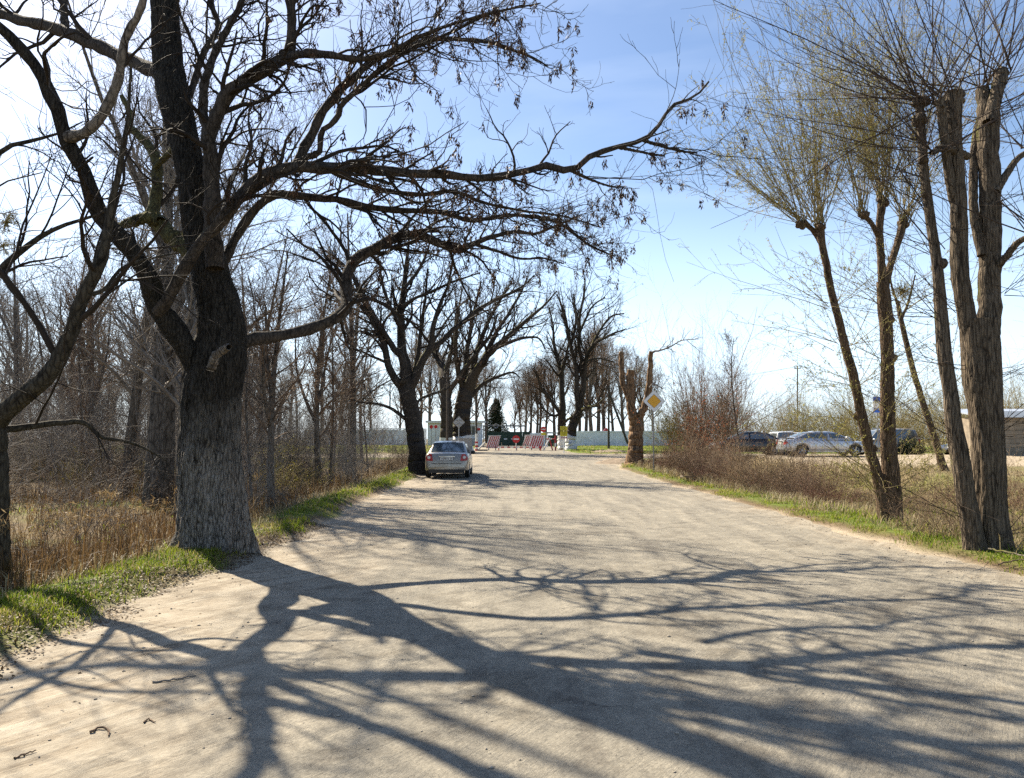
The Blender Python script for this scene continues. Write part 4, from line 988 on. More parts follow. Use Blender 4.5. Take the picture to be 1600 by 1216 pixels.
# trees behind wall and gate
for px, Y, s, k in [(640, 104, 1.0, 3), (672, 112, .8, 0), (690, 118, .8, 2), (745, 120, .75, 2), (760, 118, .75, 0), (815, 128, .62, 3), (828, 122, .68, 0), (842, 120, .72, 1), (852, 126, .75, 3), (866, 118, .8, 3), (915, 112, .8, 0), (925, 106, .95, 1), (934, 110, .95, 3), (944, 116, .9, 0), (958, 122, .8, 3), (1020, 125, .7, 2), (805, 150, .6, 3), (732, 108, .8, 1), (655, 120, .9, 1), (700, 132, .9, 0), (783, 150, .7, 1), (820, 140, .8, 0), (838, 146, .85, 1), (905, 130, .9, 1), (975, 112, .8, 0), (990, 128, .85, 1), (1005, 118, .7, 1), (882, 118, .9, 0)]:
    x = PT(px, 680, Y)[0]; place(FAR[k % 2], x, Y, rr.random() * 6.28, s * 1.3, 'bare far tree beyond the wall, ' + where_b(x, Y), 'bare trees beyond the wall and gate')
cnt = 0
# undergrowth on the left
pts_done = []
while cnt < 62:
    y = 26 + 62 * rr.random(); x = -8 - rr.random() * (y * .6)
    if 50 < y < 63 or (y > 58 and x > -11.5) or not free(x, y, 1.6): continue
    place(S_under[rr.choice([0, 1])], x, y, rr.random() * 6.28, rr.uniform(1.0, 1.7), 'tall pale twiggy bush in the wood ' + where(x, y), 'tall bushes in the left wood'); cnt += 1
cnt = 0; pts_done = []
while cnt < 66:
    y = 9 + 44 * rr.random() ** 1.1; x = -5.3 - rr.random() ** 1.3 * (3.5 + y * .45)
    if y < 16 and x > -7.5: continue
    if x > -5.0 - .0 and y < 14: continue
    if not free(x, y, .8): continue
    k = rr.choice([0, 0, 1, 2, 2, 2]); s = rr.uniform(.6, 1.0) * (.75 if x > -6.3 else 1)
    place(S_under[k], x, y, rr.random() * 6.28, s, ['grey bushy undergrowth shrub ', 'tall grey whippy undergrowth shrub ', 'low brown tangled undergrowth shrub '][k] + where(x, y), 'undergrowth left of the road'); cnt += 1
cnt = 0
for px, py in [(150, 745), (185, 740), (215, 738), (240, 742), (120, 770), (255, 760), (90, 745), (430, 790), (455, 780), (40, 752)]:
    g = G(px, py); place(S_yel, g[0], g[1], rr.random() * 6.28, rr.uniform(.7, 1.0), 'low yellow-green budding bush under the trees at left', 'budding bushes under the left trees')
# thicket along the right verge
cnt = 0; pts_done = []
while cnt < 58:
    y = 19.5 + 24.5 * rr.random(); x = 7.1 + rr.random() * 3.4 + (max(0, y - 30) * .06)
    if y < 24 and x > 9.2 - (24 - y) * .12: continue
    if not free(x, y, .5): continue
    k = rr.choice([0, 1, 2]); place(S_bramble[k], x, y, rr.random() * 6.28, rr.uniform(.55, 1.0) * (.7 if y < 22 else 1) * (.6 if 1112 < 795 + x / y * 1207 < 1216 and x > 8.2 else 1), ['brown arching bramble clump ', 'tall tan stemmy thicket clump ', 'low reddish tangled thicket clump '][k] + where_r(x, y), 'thicket along the right verge'); cnt += 1
for px, py, s, lab in [(1105, 745, 1.0, 'shrub holding rust-red dead leaves, nearest the diamond sign, right verge'), (1082, 745, .8, 'smaller rust-leaved shrub close behind the diamond sign'), (1128, 752, .6, 'small rust-leaved shrub in front of the black car')]:
    g = G(px, py); place(S_red, g[0] + .8, g[1] + 3, rr.random() * 6.28, s, lab, 'rust-leaved shrubs')
for i, (px, py, k, s_) in enumerate([(1240, 772, 1, .7), (1262, 782, 0, .6), (1285, 775, 2, .7), (1440, 812, 1, .6), (1425, 800, 0, .5), (1330, 790, 2, .6), (1465, 840, 0, .5), (1590, 850, 1, .6), (1310, 760, 1, .6), (1500, 790, 2, .8), (1575, 800, 2, .8)]):
    g = G(px, py); place(S_bramble[k], g[0], g[1], rr.random() * 6.28, s_, ['arching bare sprouts in the field grass ', 'upright bare sprouts in the field grass ', 'low tangled sprouts in the field grass '][k] + ('left of the willow' if px < 1370 else 'between willow and pollards' if px < 1520 else 'right of the pollards'), 'bare sprouts in the field')
def at(px, Y): return PT(px, 690, Y)[0]
place(S_fan, at(1098, 50), 50, 1.0, 1.0, 'big fan-shaped brown willow bush behind the diamond sign', 'willow bushes')
place(S_fan, at(1135, 56), 56, 2.6, .9, 'smaller fan-shaped bush right behind the big fan willow', 'willow bushes')
place(FP[4], at(1156, 44), 44, .4, 1.12, 'tall thin sapling rising above the rust-leaved shrubs', None)
place(S_green, at(1052, 62), 62, .3, .9, 'fresh yellow-green leafing willow right of the sawn trunk', None)
for i, (px, Y, k, s) in enumerate([(1215, 74, 0, 1), (1180, 66, 0, .8), (1245, 82, 1, .9), (1275, 70, 0, .85), (1300, 78, 0, .9), (1335, 72, 1, .8), (1365, 68, 0, .95), (1400, 74, 0, 1.0), (1430, 66, 0, .9), (1460, 72, 1, .85), (1490, 66, 0, .9), (1520, 70, 0, 1.1), (1560, 64, 0, 1.0), (1600, 66, 1, 1.0), (1640, 60, 0, 1.1), (1230, 95, 1, 1.0), (1320, 98, 1, 1.1), (1400, 100, 1, 1.1), (1500, 96, 1, 1.2), (1580, 98, 1, 1.2), (1130, 90, 1, 1.0), (1070, 88, 0, .9), (1030, 100, 0, .9)]):
    place(S_olive[k], at(px, Y), Y, rr.random() * 6.28, (s * 1.15, s * 1.15, s * .88), ['broad olive willow scrub ', 'upright olive willow scrub '][k] + where_s(at(px, Y), Y), 'willow scrub behind the car park')
for px, Y in [(1590, 30), (1585, 24)]:
    place(FP[3], at(px, Y) + 2.2, Y, rr.random() * 6.28, .62, 'bare branchy tree at the right edge behind the thick pollard', 'bare trees at the right edge')

# spruce beyond the gate
def spruce(px, Y, h):
    rg = np.random.default_rng(77); x = at(px, Y); b = (x, Y, ground(x, Y) - .05)
    root = thing('spruce_tree', 'dark conical spruce standing beyond the green gate', 'tree', b)
    MB().bar((0, 0, 0), (0, 0, h), .16, .01, 10).build('trunk', M['forest_bark'], root, True)
    n = 620; t = rg.random(n) ** .75; z = .8 + (h - 1.0) * t; L = (h * .33) * (1 - t) ** .85 + .15; a = rg.random(n) * 6.283
    d = np.stack([np.cos(a), np.sin(a), -.22 + .15 * rg.random(n)], 1); ts = np.linspace(0, 1, 9)[None, :, None]
    base = np.stack([np.zeros(n), np.zeros(n), z], 1)[:, None] + d[:, None] * L[:, None, None] * ts + np.array([0, 0, 1.0]) * (ts ** 2) * .12 * L[:, None, None]
    kb = np.repeat(base[:, 1:].reshape(-1, 3), 2, 0); V, T, aa = hang_blades(rg, kb + rg.normal(0, .04, kb.shape), .26 + .16 * rg.random(len(kb)), .07 + .05 * rg.random(len(kb)), .8)
    tag(link('crown', np_mesh('crown', V, None, T, False, {'rnd': aa}), M['needles'], root), kind='stuff')
spruce(775, 125, 7.2)

# ------------------------------------------------------------------ grass, reeds, litter
def scatter(rg, n, x0, x1, y0, y1, keep):
    x = rg.uniform(x0, x1, n); y = rg.uniform(y0, y1, n); k = keep(x, y) > rg.random(n); x, y = x[k], y[k]
    return np.stack([x, y, gz(x, y) - .015], 1)
def grass_obj(name, label, cat_, mat, sets, rg):
    Vs, Qs, Ts, As, n = [], [], [], [], 0
    for base, l0, l1, w, droop, lean, rn in sets:
        V, Q, T, a = blades(rg, base, l0 + (l1 - l0) * rg.random(len(base)) ** 1.5, w * (.7 + .6 * rg.random(len(base))), droop, None, lean, rnd=rn(base))
        Vs.append(V); Qs.append(Q + n); Ts.append(T + n); As.append(a); n += len(V)
    o = link(name, np_mesh(name, np.concatenate(Vs), np.concatenate(Qs), np.concatenate(Ts), False, {'rnd': np.concatenate(As)}), M[mat])
    return tag(o, label, cat_, kind='stuff')
rg = np.random.default_rng(300)
def verge_keep(w, den):
    def f(x, y):
        d = road_d(x, y); n = fbm(x * 1.3, y * 1.3, 44, 3)
        return sstep(.12, .65, d + .4 * n) * (1 - sstep(w * .6, w, d + .3 * n)) * den * np.clip(.5 + 1.7 * n, .05, 1)
    return f
rn_g = lambda b: np.clip(.36 + .50 * fbm(b[:, 0] * .9, b[:, 1] * .9, 51, 3) + .25 * rg.random(len(b)) + .5 * (rg.random(len(b)) < .16), 0, 1)
grass_obj('grass', 'short fresh green grass along both road edges', 'grass', 'grass', [
    (scatter(rg, 95000, -5.6, -3.3, 3.2, 14, verge_keep(1.9, 1.0)), .035, .13, .008, .35, .9, rn_g),
    (scatter(rg, 26000, -5.2, -3.3, 13, 40, verge_keep(1.3, .9)), .06, .18, .018, .35, .8, rn_g),
    (scatter(rg, 50000, 5.6, 8.4, 7, 24, verge_keep(1.5, .9)), .04, .13, .012, .35, .9, rn_g),
    (scatter(rg, 20000, 5.4, 8.0, 23, 46, verge_keep(1.3, .9)), .06, .18, .022, .35, .8, rn_g),
    (scatter(rg, 16000, 5.0, 34, 61.3, 93, lambda x, y: (road_d(x, y) > .3) * np.clip(.7 + fbm(x * .4, y * .4, 71, 2), .1, 1)), .08, .22, .05, .3, .8, rn_g),
    (scatter(rg, 9000, -22, -3.4, 61.3, 92, lambda x, y: (road_d(x, y) > .3) * np.clip(.7 + fbm(x * .4, y * .4, 71, 2), .1, 1)), .08, .22, .05, .3, .8, rn_g),
    (scatter(rg, 22000, 7.0, 14, 7, 34, lambda x, y: sstep(.0, .3, fbm(x * .45, y * .45, 23, 3)) * (road_d(x, y) > .9)), .08, .28, .02, .4, .8, rn_g),
    (scatter(rg, 26000, -16, -5.0, 7, 34, lambda x, y: sstep(.05, .4, fbm(x * .5, y * .5, 23, 3)) * (road_d(x, y) > 1.2)), .08, .26, .02, .4, .8, rn_g)], rg)
rn_s = lambda b: np.clip(.5 + .45 * fbm(b[:, 0] * .7, b[:, 1] * .7, 53, 3) + .25 * (rg.random(len(b)) - .5), 0, 1)
grass_obj('dry_grass', 'pale dead matted grass over the field right of the road', 'dry grass', 'straw', [
    (scatter(rg, 42000, 6.6, 15, 6, 30, lambda x, y: sstep(.5, 1.2, road_d(x, y)) * np.clip(.6 + 1.2 * fbm(x * .8, y * .8, 61, 3), .06, 1) * (1 - .6 * sstep(.85, 1, park(x, y)))), .15, .55, .013, .75, 1.4, rn_s),
    (scatter(rg, 16000, 6.6, 16, 28, 46, lambda x, y: sstep(.4, 1.0, road_d(x, y)) * .8 * (1 - sstep(.85, 1, park(x, y)))), .2, .6, .022, .7, 1.3, rn_s),
    (scatter(rg, 16000, 13, 42, 10, 32, lambda x, y: np.clip(.5 + fbm(x * .5, y * .5, 61, 3), .1, 1)), .15, .5, .022, .75, 1.4, rn_s),
    (scatter(rg, 9000, -6.4, -3.6, 5, 34, lambda x, y: sstep(.7, 1.2, road_d(x, y)) * .8), .12, .45, .012, .7, 1.3, rn_s)], rg)
rn_r = lambda b: np.clip(.42 + .4 * fbm(b[:, 0] * 1.1, b[:, 1] * 1.1, 57, 3) + .4 * (rg.random(len(b)) - .5), 0, 1)
reed_keep = lambda x, y: sstep(1.0, 1.5, road_d(x, y) + .2 * fbm(x * 2, y * 2, 3, 2)) * np.clip(.55 + 1.3 * fbm(x * .6, y * .6, 81, 3), .05, 1)
reed_b = scatter(rg, 11000, -11.5, -4.6, 5.5, 15.5, reed_keep)
reed_far = scatter(rg, 15000, -18, -5.0, 15, 36, lambda x, y: sstep(1.0, 1.6, road_d(x, y)) * np.clip(.45 + 1.3 * fbm(x * .5, y * .5, 83, 3), .03, 1))
grass_obj('reed_bed', 'dead brown reeds and stalks standing in the ditch left of the big ash', 'reeds', 'reed', [
    (reed_b, .25, .95, .010, .3, .55, rn_r), (reed_b[::4] + [.03, 0, 0], .3, .8, .016, .85, 1.2, rn_r), (reed_far, .3, 1.0, .016, .4, .7, rn_r)], rg)
# seed plumes on some reeds
hd = reed_b[rg.random(len(reed_b)) < .05]; kb = np.repeat(hd + np.stack([rg.normal(0, .08, len(hd)), rg.normal(0, .08, len(hd)), .75 + .3 * rg.random(len(hd))], 1), 14, 0) + rg.normal(0, .03, (len(hd) * 14, 3))
V, T, a = hang_blades(rg, kb, .06 + .05 * rg.random(len(kb)), .012 * np.ones(len(kb)), .8, np.clip(.7 + .3 * rg.random(len(kb)), 0, 1))
tag(link('reed_plumes', np_mesh('reed_plumes', V, None, T, False, {'rnd': a}), M['reed']), 'pale feathery reed plumes above the stalks at left', 'reed plumes', kind='stuff')
# fallen leaves and bits on verges and wood floor
b1 = np.concatenate([scatter(rg, 22000, -14, -3.4, 4, 26, lambda x, y: sstep(.3, .8, road_d(x, y)) * .8), scatter(rg, 30000, -5, -3.0, 3, 15, lambda x, y: sstep(-.35, .1, road_d(x, y) + .3 * fbm(x * 2, y * 2, 88, 2)) * (1 - sstep(.6, 1.2, road_d(x, y))) * .8)]); b2 = scatter(rg, 9000, 5.6, 9, 7, 34, lambda x, y: sstep(-.1, .3, road_d(x, y)) * .7)
b3 = scatter(rg, 2600, -3.6, 6.2, 2.5, 18, lambda x, y: sstep(-1.6, -.1, road_d(x, y)) * .5); b3[:, 2] = road_z(b3[:, 0], b3[:, 1]) + .004
b4 = np.concatenate([b1 + [0, 0, .03], b2 + [0, 0, .03], b3]); q = rg.normal(0, 1, (len(b4), 3)) * [1, 1, .25]
d1 = unit(q) * (.011 + .015 * rg.random((len(b4), 1))); d2 = unit(np.cross(d1, rg.normal(0, .25, (len(b4), 3)) + [0, 0, 1])) * (.006 + .008 * rg.random((len(b4), 1)))
V = np.stack([b4 - d1, b4 - d2, b4 + d1, b4 + d2], 1).reshape(-1, 3); Q = np.arange(len(b4))[:, None] * 4 + np.array([[0, 1, 2, 3]])
tag(link('leaf_litter', np_mesh('leaf_litter', V, Q, None, False, {'rnd': np.repeat(rg.random(len(b4)), 4)}), M['litter']), 'brown fallen leaves scattered along the road edges and wood floor', 'leaf litter', kind='stuff')
# pebbles
npb = 3500; x = rg.uniform(-3.9, 6.2, npb); y = 2.2 + 16 * rg.random(npb) ** 1.6; d = road_d(x, y); k = rg.random(npb) < (.25 + .75 * sstep(-2.5, 0, d)) * (d < .15); x, y = x[k], y[k]; n = len(x)
oct_ = np.array([[1, 0, 0], [0, 1, 0], [-1, 0, 0], [0, -1, 0], [0, 0, 1], [0, 0, -.6]], float); ft = np.array([[0, 1, 4], [1, 2, 4], [2, 3, 4], [3, 0, 4], [1, 0, 5], [2, 1, 5], [3, 2, 5], [0, 3, 5]])
sz = .004 + .010 * rg.random(n) ** 3; V = oct_[None] * (1 + .35 * rg.normal(0, 1, (n, 6, 1))) * sz[:, None, None] * [1.3, 1, .7] + np.stack([x, y, road_z(x, y) + sz * .3], 1)[:, None]
tag(link('pebbles', np_mesh('pebbles', V.reshape(-1, 3), None, (np.arange(n)[:, None, None] * 6 + ft[None]).reshape(-1, 3), True), plain('pebble', (.34, .29, .23), .9, var=.4, scale=30)), 'small loose stones lying on the sandy road edges', 'pebbles', kind='stuff')
# fallen sticks on the sand that one can pick out
def stick(pts, r, label, mat='twig_grey', lift=.008):
    P_ = np.array([G(*p) for p in pts]); P_[:, 2] = np.maximum(road_z(P_[:, 0], P_[:, 1]), gz(P_[:, 0], P_[:, 1])) + lift
    q, s = resample(P_, np.linspace(r, r * .5, len(P_)), 12, np.random.default_rng(int(pts[0][0])), .6); V, Q = tubes(q[None], s[None], 6)
    o = link('fallen_stick', np_mesh('fallen_stick', V - P_[0], Q), M[mat]); o.location = [float(v) for v in P_[0]]
    tag(o, label, 'stick', 'sticks fallen on the road')
stick([(238, 1075), (270, 1070), (306, 1064)], .007, 'longest dark stick lying on the sand at lower left')
stick([(140, 1150), (152, 1144), (168, 1146), (170, 1152)], .008, 'curled bark strip lying in the lower left corner', 'twig_brown')
stick([(225, 1135), (232, 1130), (242, 1132)], .006, 'short curled twig on the sand left of the limb shadow', 'twig_brown')
stick([(410, 852), (425, 850), (440, 856)], .012, 'short thick stick beside the big ash root on the sand')
stick([(22, 1192), (40, 1184), (56, 1180)], .006, 'thin twig in the bottom left corner', 'twig_brown')
stick([(1545, 868), (1580, 874), (1618, 884)], .014, 'pale broken branch lying in grass under the thick pollard', 'pale_limb', .08)
stick([(1560, 890), (1590, 884), (1620, 886)], .010, 'dark fallen branch at the right edge of the verge', 'twig_brown', .06)

# ------------------------------------------------------------------ vehicles
M['glass'] = plain('window_glass', (.16, .20, .22), .06, .55, var=.15, scale=1, spec=.9)
M['tyre'] = plain('tyre_rubber', (.018, .018, .018), .85, var=.3, scale=20)
M['alloy'] = plain('wheel_alloy', (.42, .43, .44), .35, .8, var=.1)
M['chrome'] = plain('chrome', (.65, .68, .72), .12, 1.0, var=.05)
M['black_trim'] = plain('black_trim', (.014, .014, .015), .5, var=.2)
M['tail_red'] = plain('tail_light_red', (.38, .008, .008), .35, var=.1, coat=.1)
M['lamp_clear'] = plain('clear_lamp', (.62, .62, .60), .15, var=.1, coat=.6)
M['plate'] = plain('number_plate', (.62, .62, .60), .5, var=.1)
M['plate_ink'] = plain('plate_ink', (.03, .03, .03), .6)
def paint(name, c): return plain(name, c, .32, .55, var=.06, scale=2, coat=.7)
PAINT = {'beige': paint('beige_metallic', (.30, .275, .235)), 'silver': paint('silver_metallic', (.52, .54, .57)), 'black': paint('black_paint', (.014, .015, .018)), 'white': plain('white_paint', (.72, .73, .74), .3, 0, var=.05, coat=.6), 'grey': paint('grey_paint', (.20, .21, .21))}

def make_car(label, cat_, loc, rz, col, L=4.49, W=1.82, H=1.49, wb=2.64, kind='sedan', group='parked cars', plate=True, wr=.315):
    root = thing('parked_car', label, cat_, loc, rz, group)
    pm = PAINT[col]; hl, hw = L / 2, W / 2
    yr, yf = -wb / 2 - .04, wb / 2 - .04 + .06
    ys = np.unique(np.concatenate([np.linspace(-hl, hl, 46), -hl + np.array([.02, .05, .10]), hl - np.array([.02, .05, .10, .18]), yr + np.linspace(-.42, .42, 21), yf + np.linspace(-.42, .42, 21)]))
    if kind == 'suv': top = [(-hl, .55), (-hl + .04, .92), (-hl + .12, 1.03), (hl - 1.3, 1.06), (hl - .3, .95), (hl - .05, .80), (hl, .55)]; roof = [(-hl + .06, 1.0), (-hl + .28, H - .06), (-hl + .6, H), (.35, H), (.75, H - .08), (1.35, 1.03)]; belt = 1.0
    else: top = [(-hl, .50), (-hl + .03, .78), (-hl + .10, .99), (-hl + .25, 1.025), (-hl + .75, 1.03), (.9, .98), (hl - .7, .88), (hl - .25, .76), (hl - .06, .64), (hl, .46)]; roof = [(-hl + .52, 1.0), (-hl + 1.22, H - .075), (-hl + 1.75, H), (.10, H - .005), (.42, H - .06), (1.28, .965)]; belt = .95
    tx, tz = zip(*top)
    zt = np.interp(ys, tx, tz) * (H / 1.49 if kind != 'suv' else 1)
    wd = hw * np.interp(ys, [-hl, -hl + .06, -hl + .25, -hl + .8, 0, hl - .9, hl - .3, hl - .08, hl], [.78, .90, .965, .995, 1, .99, .945, .85, .70])
    sill = np.interp(ys, [-hl, -hl + .3, -hl + .6, hl - .6, hl - .2, hl], [.34, .27, .21, .20, .22, .30])
    arch = np.zeros_like(ys); R_ = wr + .055
    for c in (yr, yf): arch = np.maximum(arch, wr + np.sqrt(np.maximum(R_ ** 2 - (ys - c) ** 2, 0)) * (np.abs(ys - c) < R_))
    za = np.maximum(sill, arch)
    sec = []
    for i in range(len(ys)):
        w, s, a, t = wd[i], sill[i], za[i], zt[i]; sh = max(a + .10, t - .13)
        half = [(0, s + .02), (.62 * w, s + .02), (.62 * w, a), (.965 * w, a), (.99 * w, a + .04), (w, a + .5 * (sh - a)), (.985 * w, sh), (.945 * w, max(sh + .02, t - .045)), (.86 * w, max(sh + .03, t - .01)), (.5 * w, t + .008), (0, t + .015)]
        sec.append([(x, ys[i], z) for x, z in half] + [(-x, ys[i], z) for x, z in half[-2:0:-1]])
    sec = np.array(sec); n, k, _ = sec.shape; idx = np.arange(n * k).reshape(n, k); nx_ = np.roll(idx, -1, 1)
    mb = MB(); mb.add(sec.reshape(-1, 3), [tuple(f) for f in np.stack([idx[:-1], nx_[:-1], nx_[1:], idx[1:]], -1).reshape(-1, 4)] + [tuple(idx[0]), tuple(idx[-1][::-1])])
    mb.build('body', pm, root, True, 40)
    # greenhouse
    rx_, rz_ = zip(*roof); yc = np.unique(np.concatenate([np.linspace(rx_[0], rx_[-1], 30), rx_])); zr = np.interp(yc, rx_, rz_)
    hwz = lambda z: np.interp(z, [belt - .05, H], [hw * .93, hw * .70]); cs = []
    for y_, z_ in zip(yc, zr):
        z_ = max(z_, belt); wz = hwz(z_); h = [(hwz(belt - .06), belt - .06), (hwz((belt + z_) / 2), (belt + z_) / 2), (wz, max(z_ - .05, belt - .02)), (wz * .93, z_ - .012), (wz * .6, z_ + .012), (0, z_ + .022)]
        cs.append([(x, y_, z) for x, z in h] + [(-x, y_, z) for x, z in h[-2::-1]])
    cs = np.array(cs); n, k, _ = cs.shape; idx = np.arange(n * k).reshape(n, k)
    mb = MB(); mb.add(cs.reshape(-1, 3), [tuple(f) for f in np.stack([idx[:-1, :-1], idx[:-1, 1:], idx[1:, 1:], idx[1:, :-1]], -1).reshape(-1, 4)]); mb.build('cabin', pm, root, True, 50)
    def pane(name, y0, y1, fx, off):
        m = MB(); a = np.linspace(y0, y1, 7); pts = []
        for q in a:
            z = float(np.interp(q, rx_, rz_)); w = float(hwz(z)) * fx
            pts += [(w * u, q + (-off if y1 < 0 else off) * .3, z + .022 * (1 - u * u) + off) for u in np.linspace(-1, 1, 7)]
        m.add(pts, [(i * 7 + j, i * 7 + j + 1, i * 7 + j + 8, i * 7 + j + 7) for i in range(6) for j in range(6)]); return m.build(name, M['glass'], root, True, 60)
    pane('rear_window', rx_[0] + .10, rx_[1] - .0, .88, .006); pane('windscreen', rx_[-2] + .05, rx_[-1] - .10, .88, .006)
    z0, z1 = belt + .03, H - .11
    def ys_at(z, front): 
        return float(np.interp(z, [rz_[-1], rz_[-2]], [rx_[-1], rx_[-2]])) if front else float(np.interp(z, [rz_[0], rz_[1]], [rx_[0], rx_[1]]))
    mid = .02 if kind == 'sedan' else -.1
    for sx in (-1, 1):
        for a, b_ in (((ys_at(z0, 0) + .22, ys_at(z1, 0) + .18), (mid - .05, mid - .05)), ((mid + .05, mid + .05), (ys_at(z0, 1) - .22, ys_at(z1, 1) - .12))):
            m = MB(); m.add([(sx * (float(hwz(z0)) + .008), a[0], z0), (sx * (float(hwz(z0)) + .008), b_[0], z0), (sx * (float(hwz(z1)) + .008), b_[1], z1), (sx * (float(hwz(z1)) + .008), a[1], z1)], [(0, 1, 2, 3)]); m.build('side_window', M['glass'], root)
        # mirrors
        mm = MB(); mm.lathe((sx * (hw + .03), ys_at(z0, 1) - .28, z0 + .03), (sx, 0, 0), [(.001, -.10), (.075, -.08), (.085, .02), (.06, .09), (.001, .10)], 12); mm.build('wing_mirror', M['black_trim'] if col == 'beige' else pm, root, True)
        # tail lamps wrapping the corner
        if kind == 'suv': pts = [(.80, -hl + .02, .80), (.93, -hl + .10, .80), (.93, -hl + .14, 1.08), (.80, -hl + .05, 1.08)]
        else: pts = [(.60, -hl + .025, .70), (.905, -hl + .075, .72), (.93, -hl + .12, .83), (.80, -hl + .085, .985), (.66, -hl + .07, .965)]
        m = MB(); m.prism([(sx * hw * a, b_ - .035, c * (H / 1.49 if kind != 'suv' else 1)) for a, b_, c in pts], (0, .10, 0)); tl = m.build('tail_light', M['tail_red'], root, True)
        m = MB(); m.lathe((sx * hw * .78, -hl + .012, .845 if kind != 'suv' else .93), (0, -1, 0), [(.066, -.03), (.066, .004), (.05, .012), (.001, .014)], 16); m.build('reversing_lamp', M['lamp_clear'], tl, True)
        m = MB(); m.prism([(sx * hw * .52, hl - .11, .60), (sx * hw * .86, hl - .25, .62), (sx * hw * .90, hl - .36, .76), (sx * hw * .60, hl - .18, .70)], (0, .05, 0)); m.build('headlight', M['lamp_clear'], root, True)
        for c in (yr, yf):
            px_ = sx * (hw - .115)
            m = MB(); m.lathe((px_, c, wr), (sx, 0, 0), [(.20, -.10), (wr - .02, -.10), (wr, -.07), (wr, .06), (wr - .025, .095), (.215, .10), (.20, .085)], 28); w_ = m.build('wheel', M['tyre'], root, True)
            m = MB(); m.lathe((px_, c, wr), (sx, 0, 0), [(.205, .05), (.205, .088), (.185, .075), (.16, .05)], 24)
            for q in range(5):
                an = q * 6.283 / 5; m.bar((px_ + sx * .085, c + .04 * math.cos(an), wr + .04 * math.sin(an)), (px_ + sx * .075, c + .19 * math.cos(an), wr + .19 * math.sin(an)), .032, .026, 6)
            m.lathe((px_, c, wr), (sx, 0, 0), [(.055, .06), (.055, .095), (.001, .10)], 12); m.build('rim', M['alloy'], w_, True)
            m = MB(); m.lathe((px_, c, wr), (sx, 0, 0), [(.20, .02), (.001, .025)], 16); m.build('brake_disc', M['black_trim'], w_, True)
    m = MB(); m.box((0, -hl + .05, .29), (W * .78, .14, .15)); m.build('rear_valance', M['black_trim'], root)
    sc = H / 1.49 if kind != 'suv' else 1
    m = MB(); m.prism([(-.60, -hl - .002, .60 * sc), (.60, -hl - .002, .60 * sc), (.60, -hl + .012, .57 * sc), (-.60, -hl + .012, .57 * sc)], (0, .05, 0)); m.build('boot_seam', M['black_trim'], root)
    if plate:
        m = MB(); m.box((0, -hl + .036, .875 * sc), (.66, .03, .035)); m.build('chrome_strip', M['chrome'], root)
        m = MB(); m.box((0, -hl + .028, .785 * sc), (.56, .03, .13)); m.build('plate_recess', M['black_trim'], root)
        m = MB(); m.box((0, -hl + .008, .785 * sc), (.52, .012, .112)); pl = m.build('number_plate', M['plate'], root)
        for i, x in enumerate((-.20, -.145, -.09, -.035, .02, .075, .16, .205)):      # characters, too small to read in the photo
            m = MB(); m.box((x, -hl + .0005, .785 * sc), (.030, .004, .058 if 0 < i < 4 else .046)); m.box((x + .012, -hl - .002, .795 * sc), (.014, .003, .022)); m.build('plate_character', M['plate_ink'], pl)
    if kind == 'suv':
        for sx in (-1, 1):
            m = MB(); m.bar((sx * hw * .62, -hl + .5, H + .05), (sx * hw * .62, .5, H + .05), .02, .02, 6)
            for y_ in (-hl + .55, -.5, .45): m.bar((sx * hw * .62, y_, H - .02), (sx * hw * .62, y_, H + .05), .015, .015, 6)
            m.build('roof_rail', M['chrome'], root)
    return root

def on_road(x, y): return float(road_z(np.array(x), np.array(y)))
cx = PT(697, 720, 31.4)[0]
make_car('beige metallic saloon parked on the left under the second ash, seen from behind', 'car', (cx, 33.6, on_road(cx, 33.6) + .004), math.radians(0.6), 'beige', 4.48, 1.84, 1.50)
def zpark(x, y): return float(gz(np.array(x), np.array(y)))
sx_ = PT(1286, 700, 43)[0]; make_car('silver saloon parked side-on beyond the field, facing right', 'car', (sx_, 43, zpark(sx_, 43)), math.radians(-91), 'silver', 4.75, 1.78, 1.36, 2.82)
dx_ = PT(1168, 700, 45.5)[0]; make_car('black car half hidden behind the brown thicket, left of the silver saloon', 'car', (dx_, 45.5, zpark(dx_, 45.5)), math.radians(84), 'black', 4.4, 1.76, 1.40, 2.62)
wx_ = PT(1218, 700, 60)[0]; make_car('white estate with roof rails seen from behind, beyond the black car', 'car', (wx_, 60, zpark(wx_, 60)), math.radians(-4), 'white', 4.5, 1.8, 1.86, 2.65, 'suv')
vx_ = PT(1241, 700, 66)[0]; make_car('white car mostly hidden between the estate and the silver saloon', 'car', (vx_, 66, zpark(vx_, 66)), math.radians(-20), 'white', 4.4, 1.76, 1.62, 2.6, 'suv')
bx_ = PT(1524, 695, 50)[0]; make_car('black car peeping out left of the leaning pollard trunk', 'car', (bx_, 50, zpark(bx_, 50)), math.radians(88), 'black', 4.3, 1.76, 1.42, 2.6)
kx_ = PT(1382, 695, 50)[0]; make_car('grey estate car parked behind the willow trunks', 'car', (kx_, 50, zpark(kx_, 50)), math.radians(90), 'grey', 4.0, 1.7, 1.72, 2.5, 'suv')
db = PT(1421, 690, 49); ev = twig_ball('evergreen_bush', 'dark rounded evergreen bush just right of the willow trunks', 'bush', (db[0], 49, zpark(db[0], 49) + .42), .72, 420, 'needles', 9)

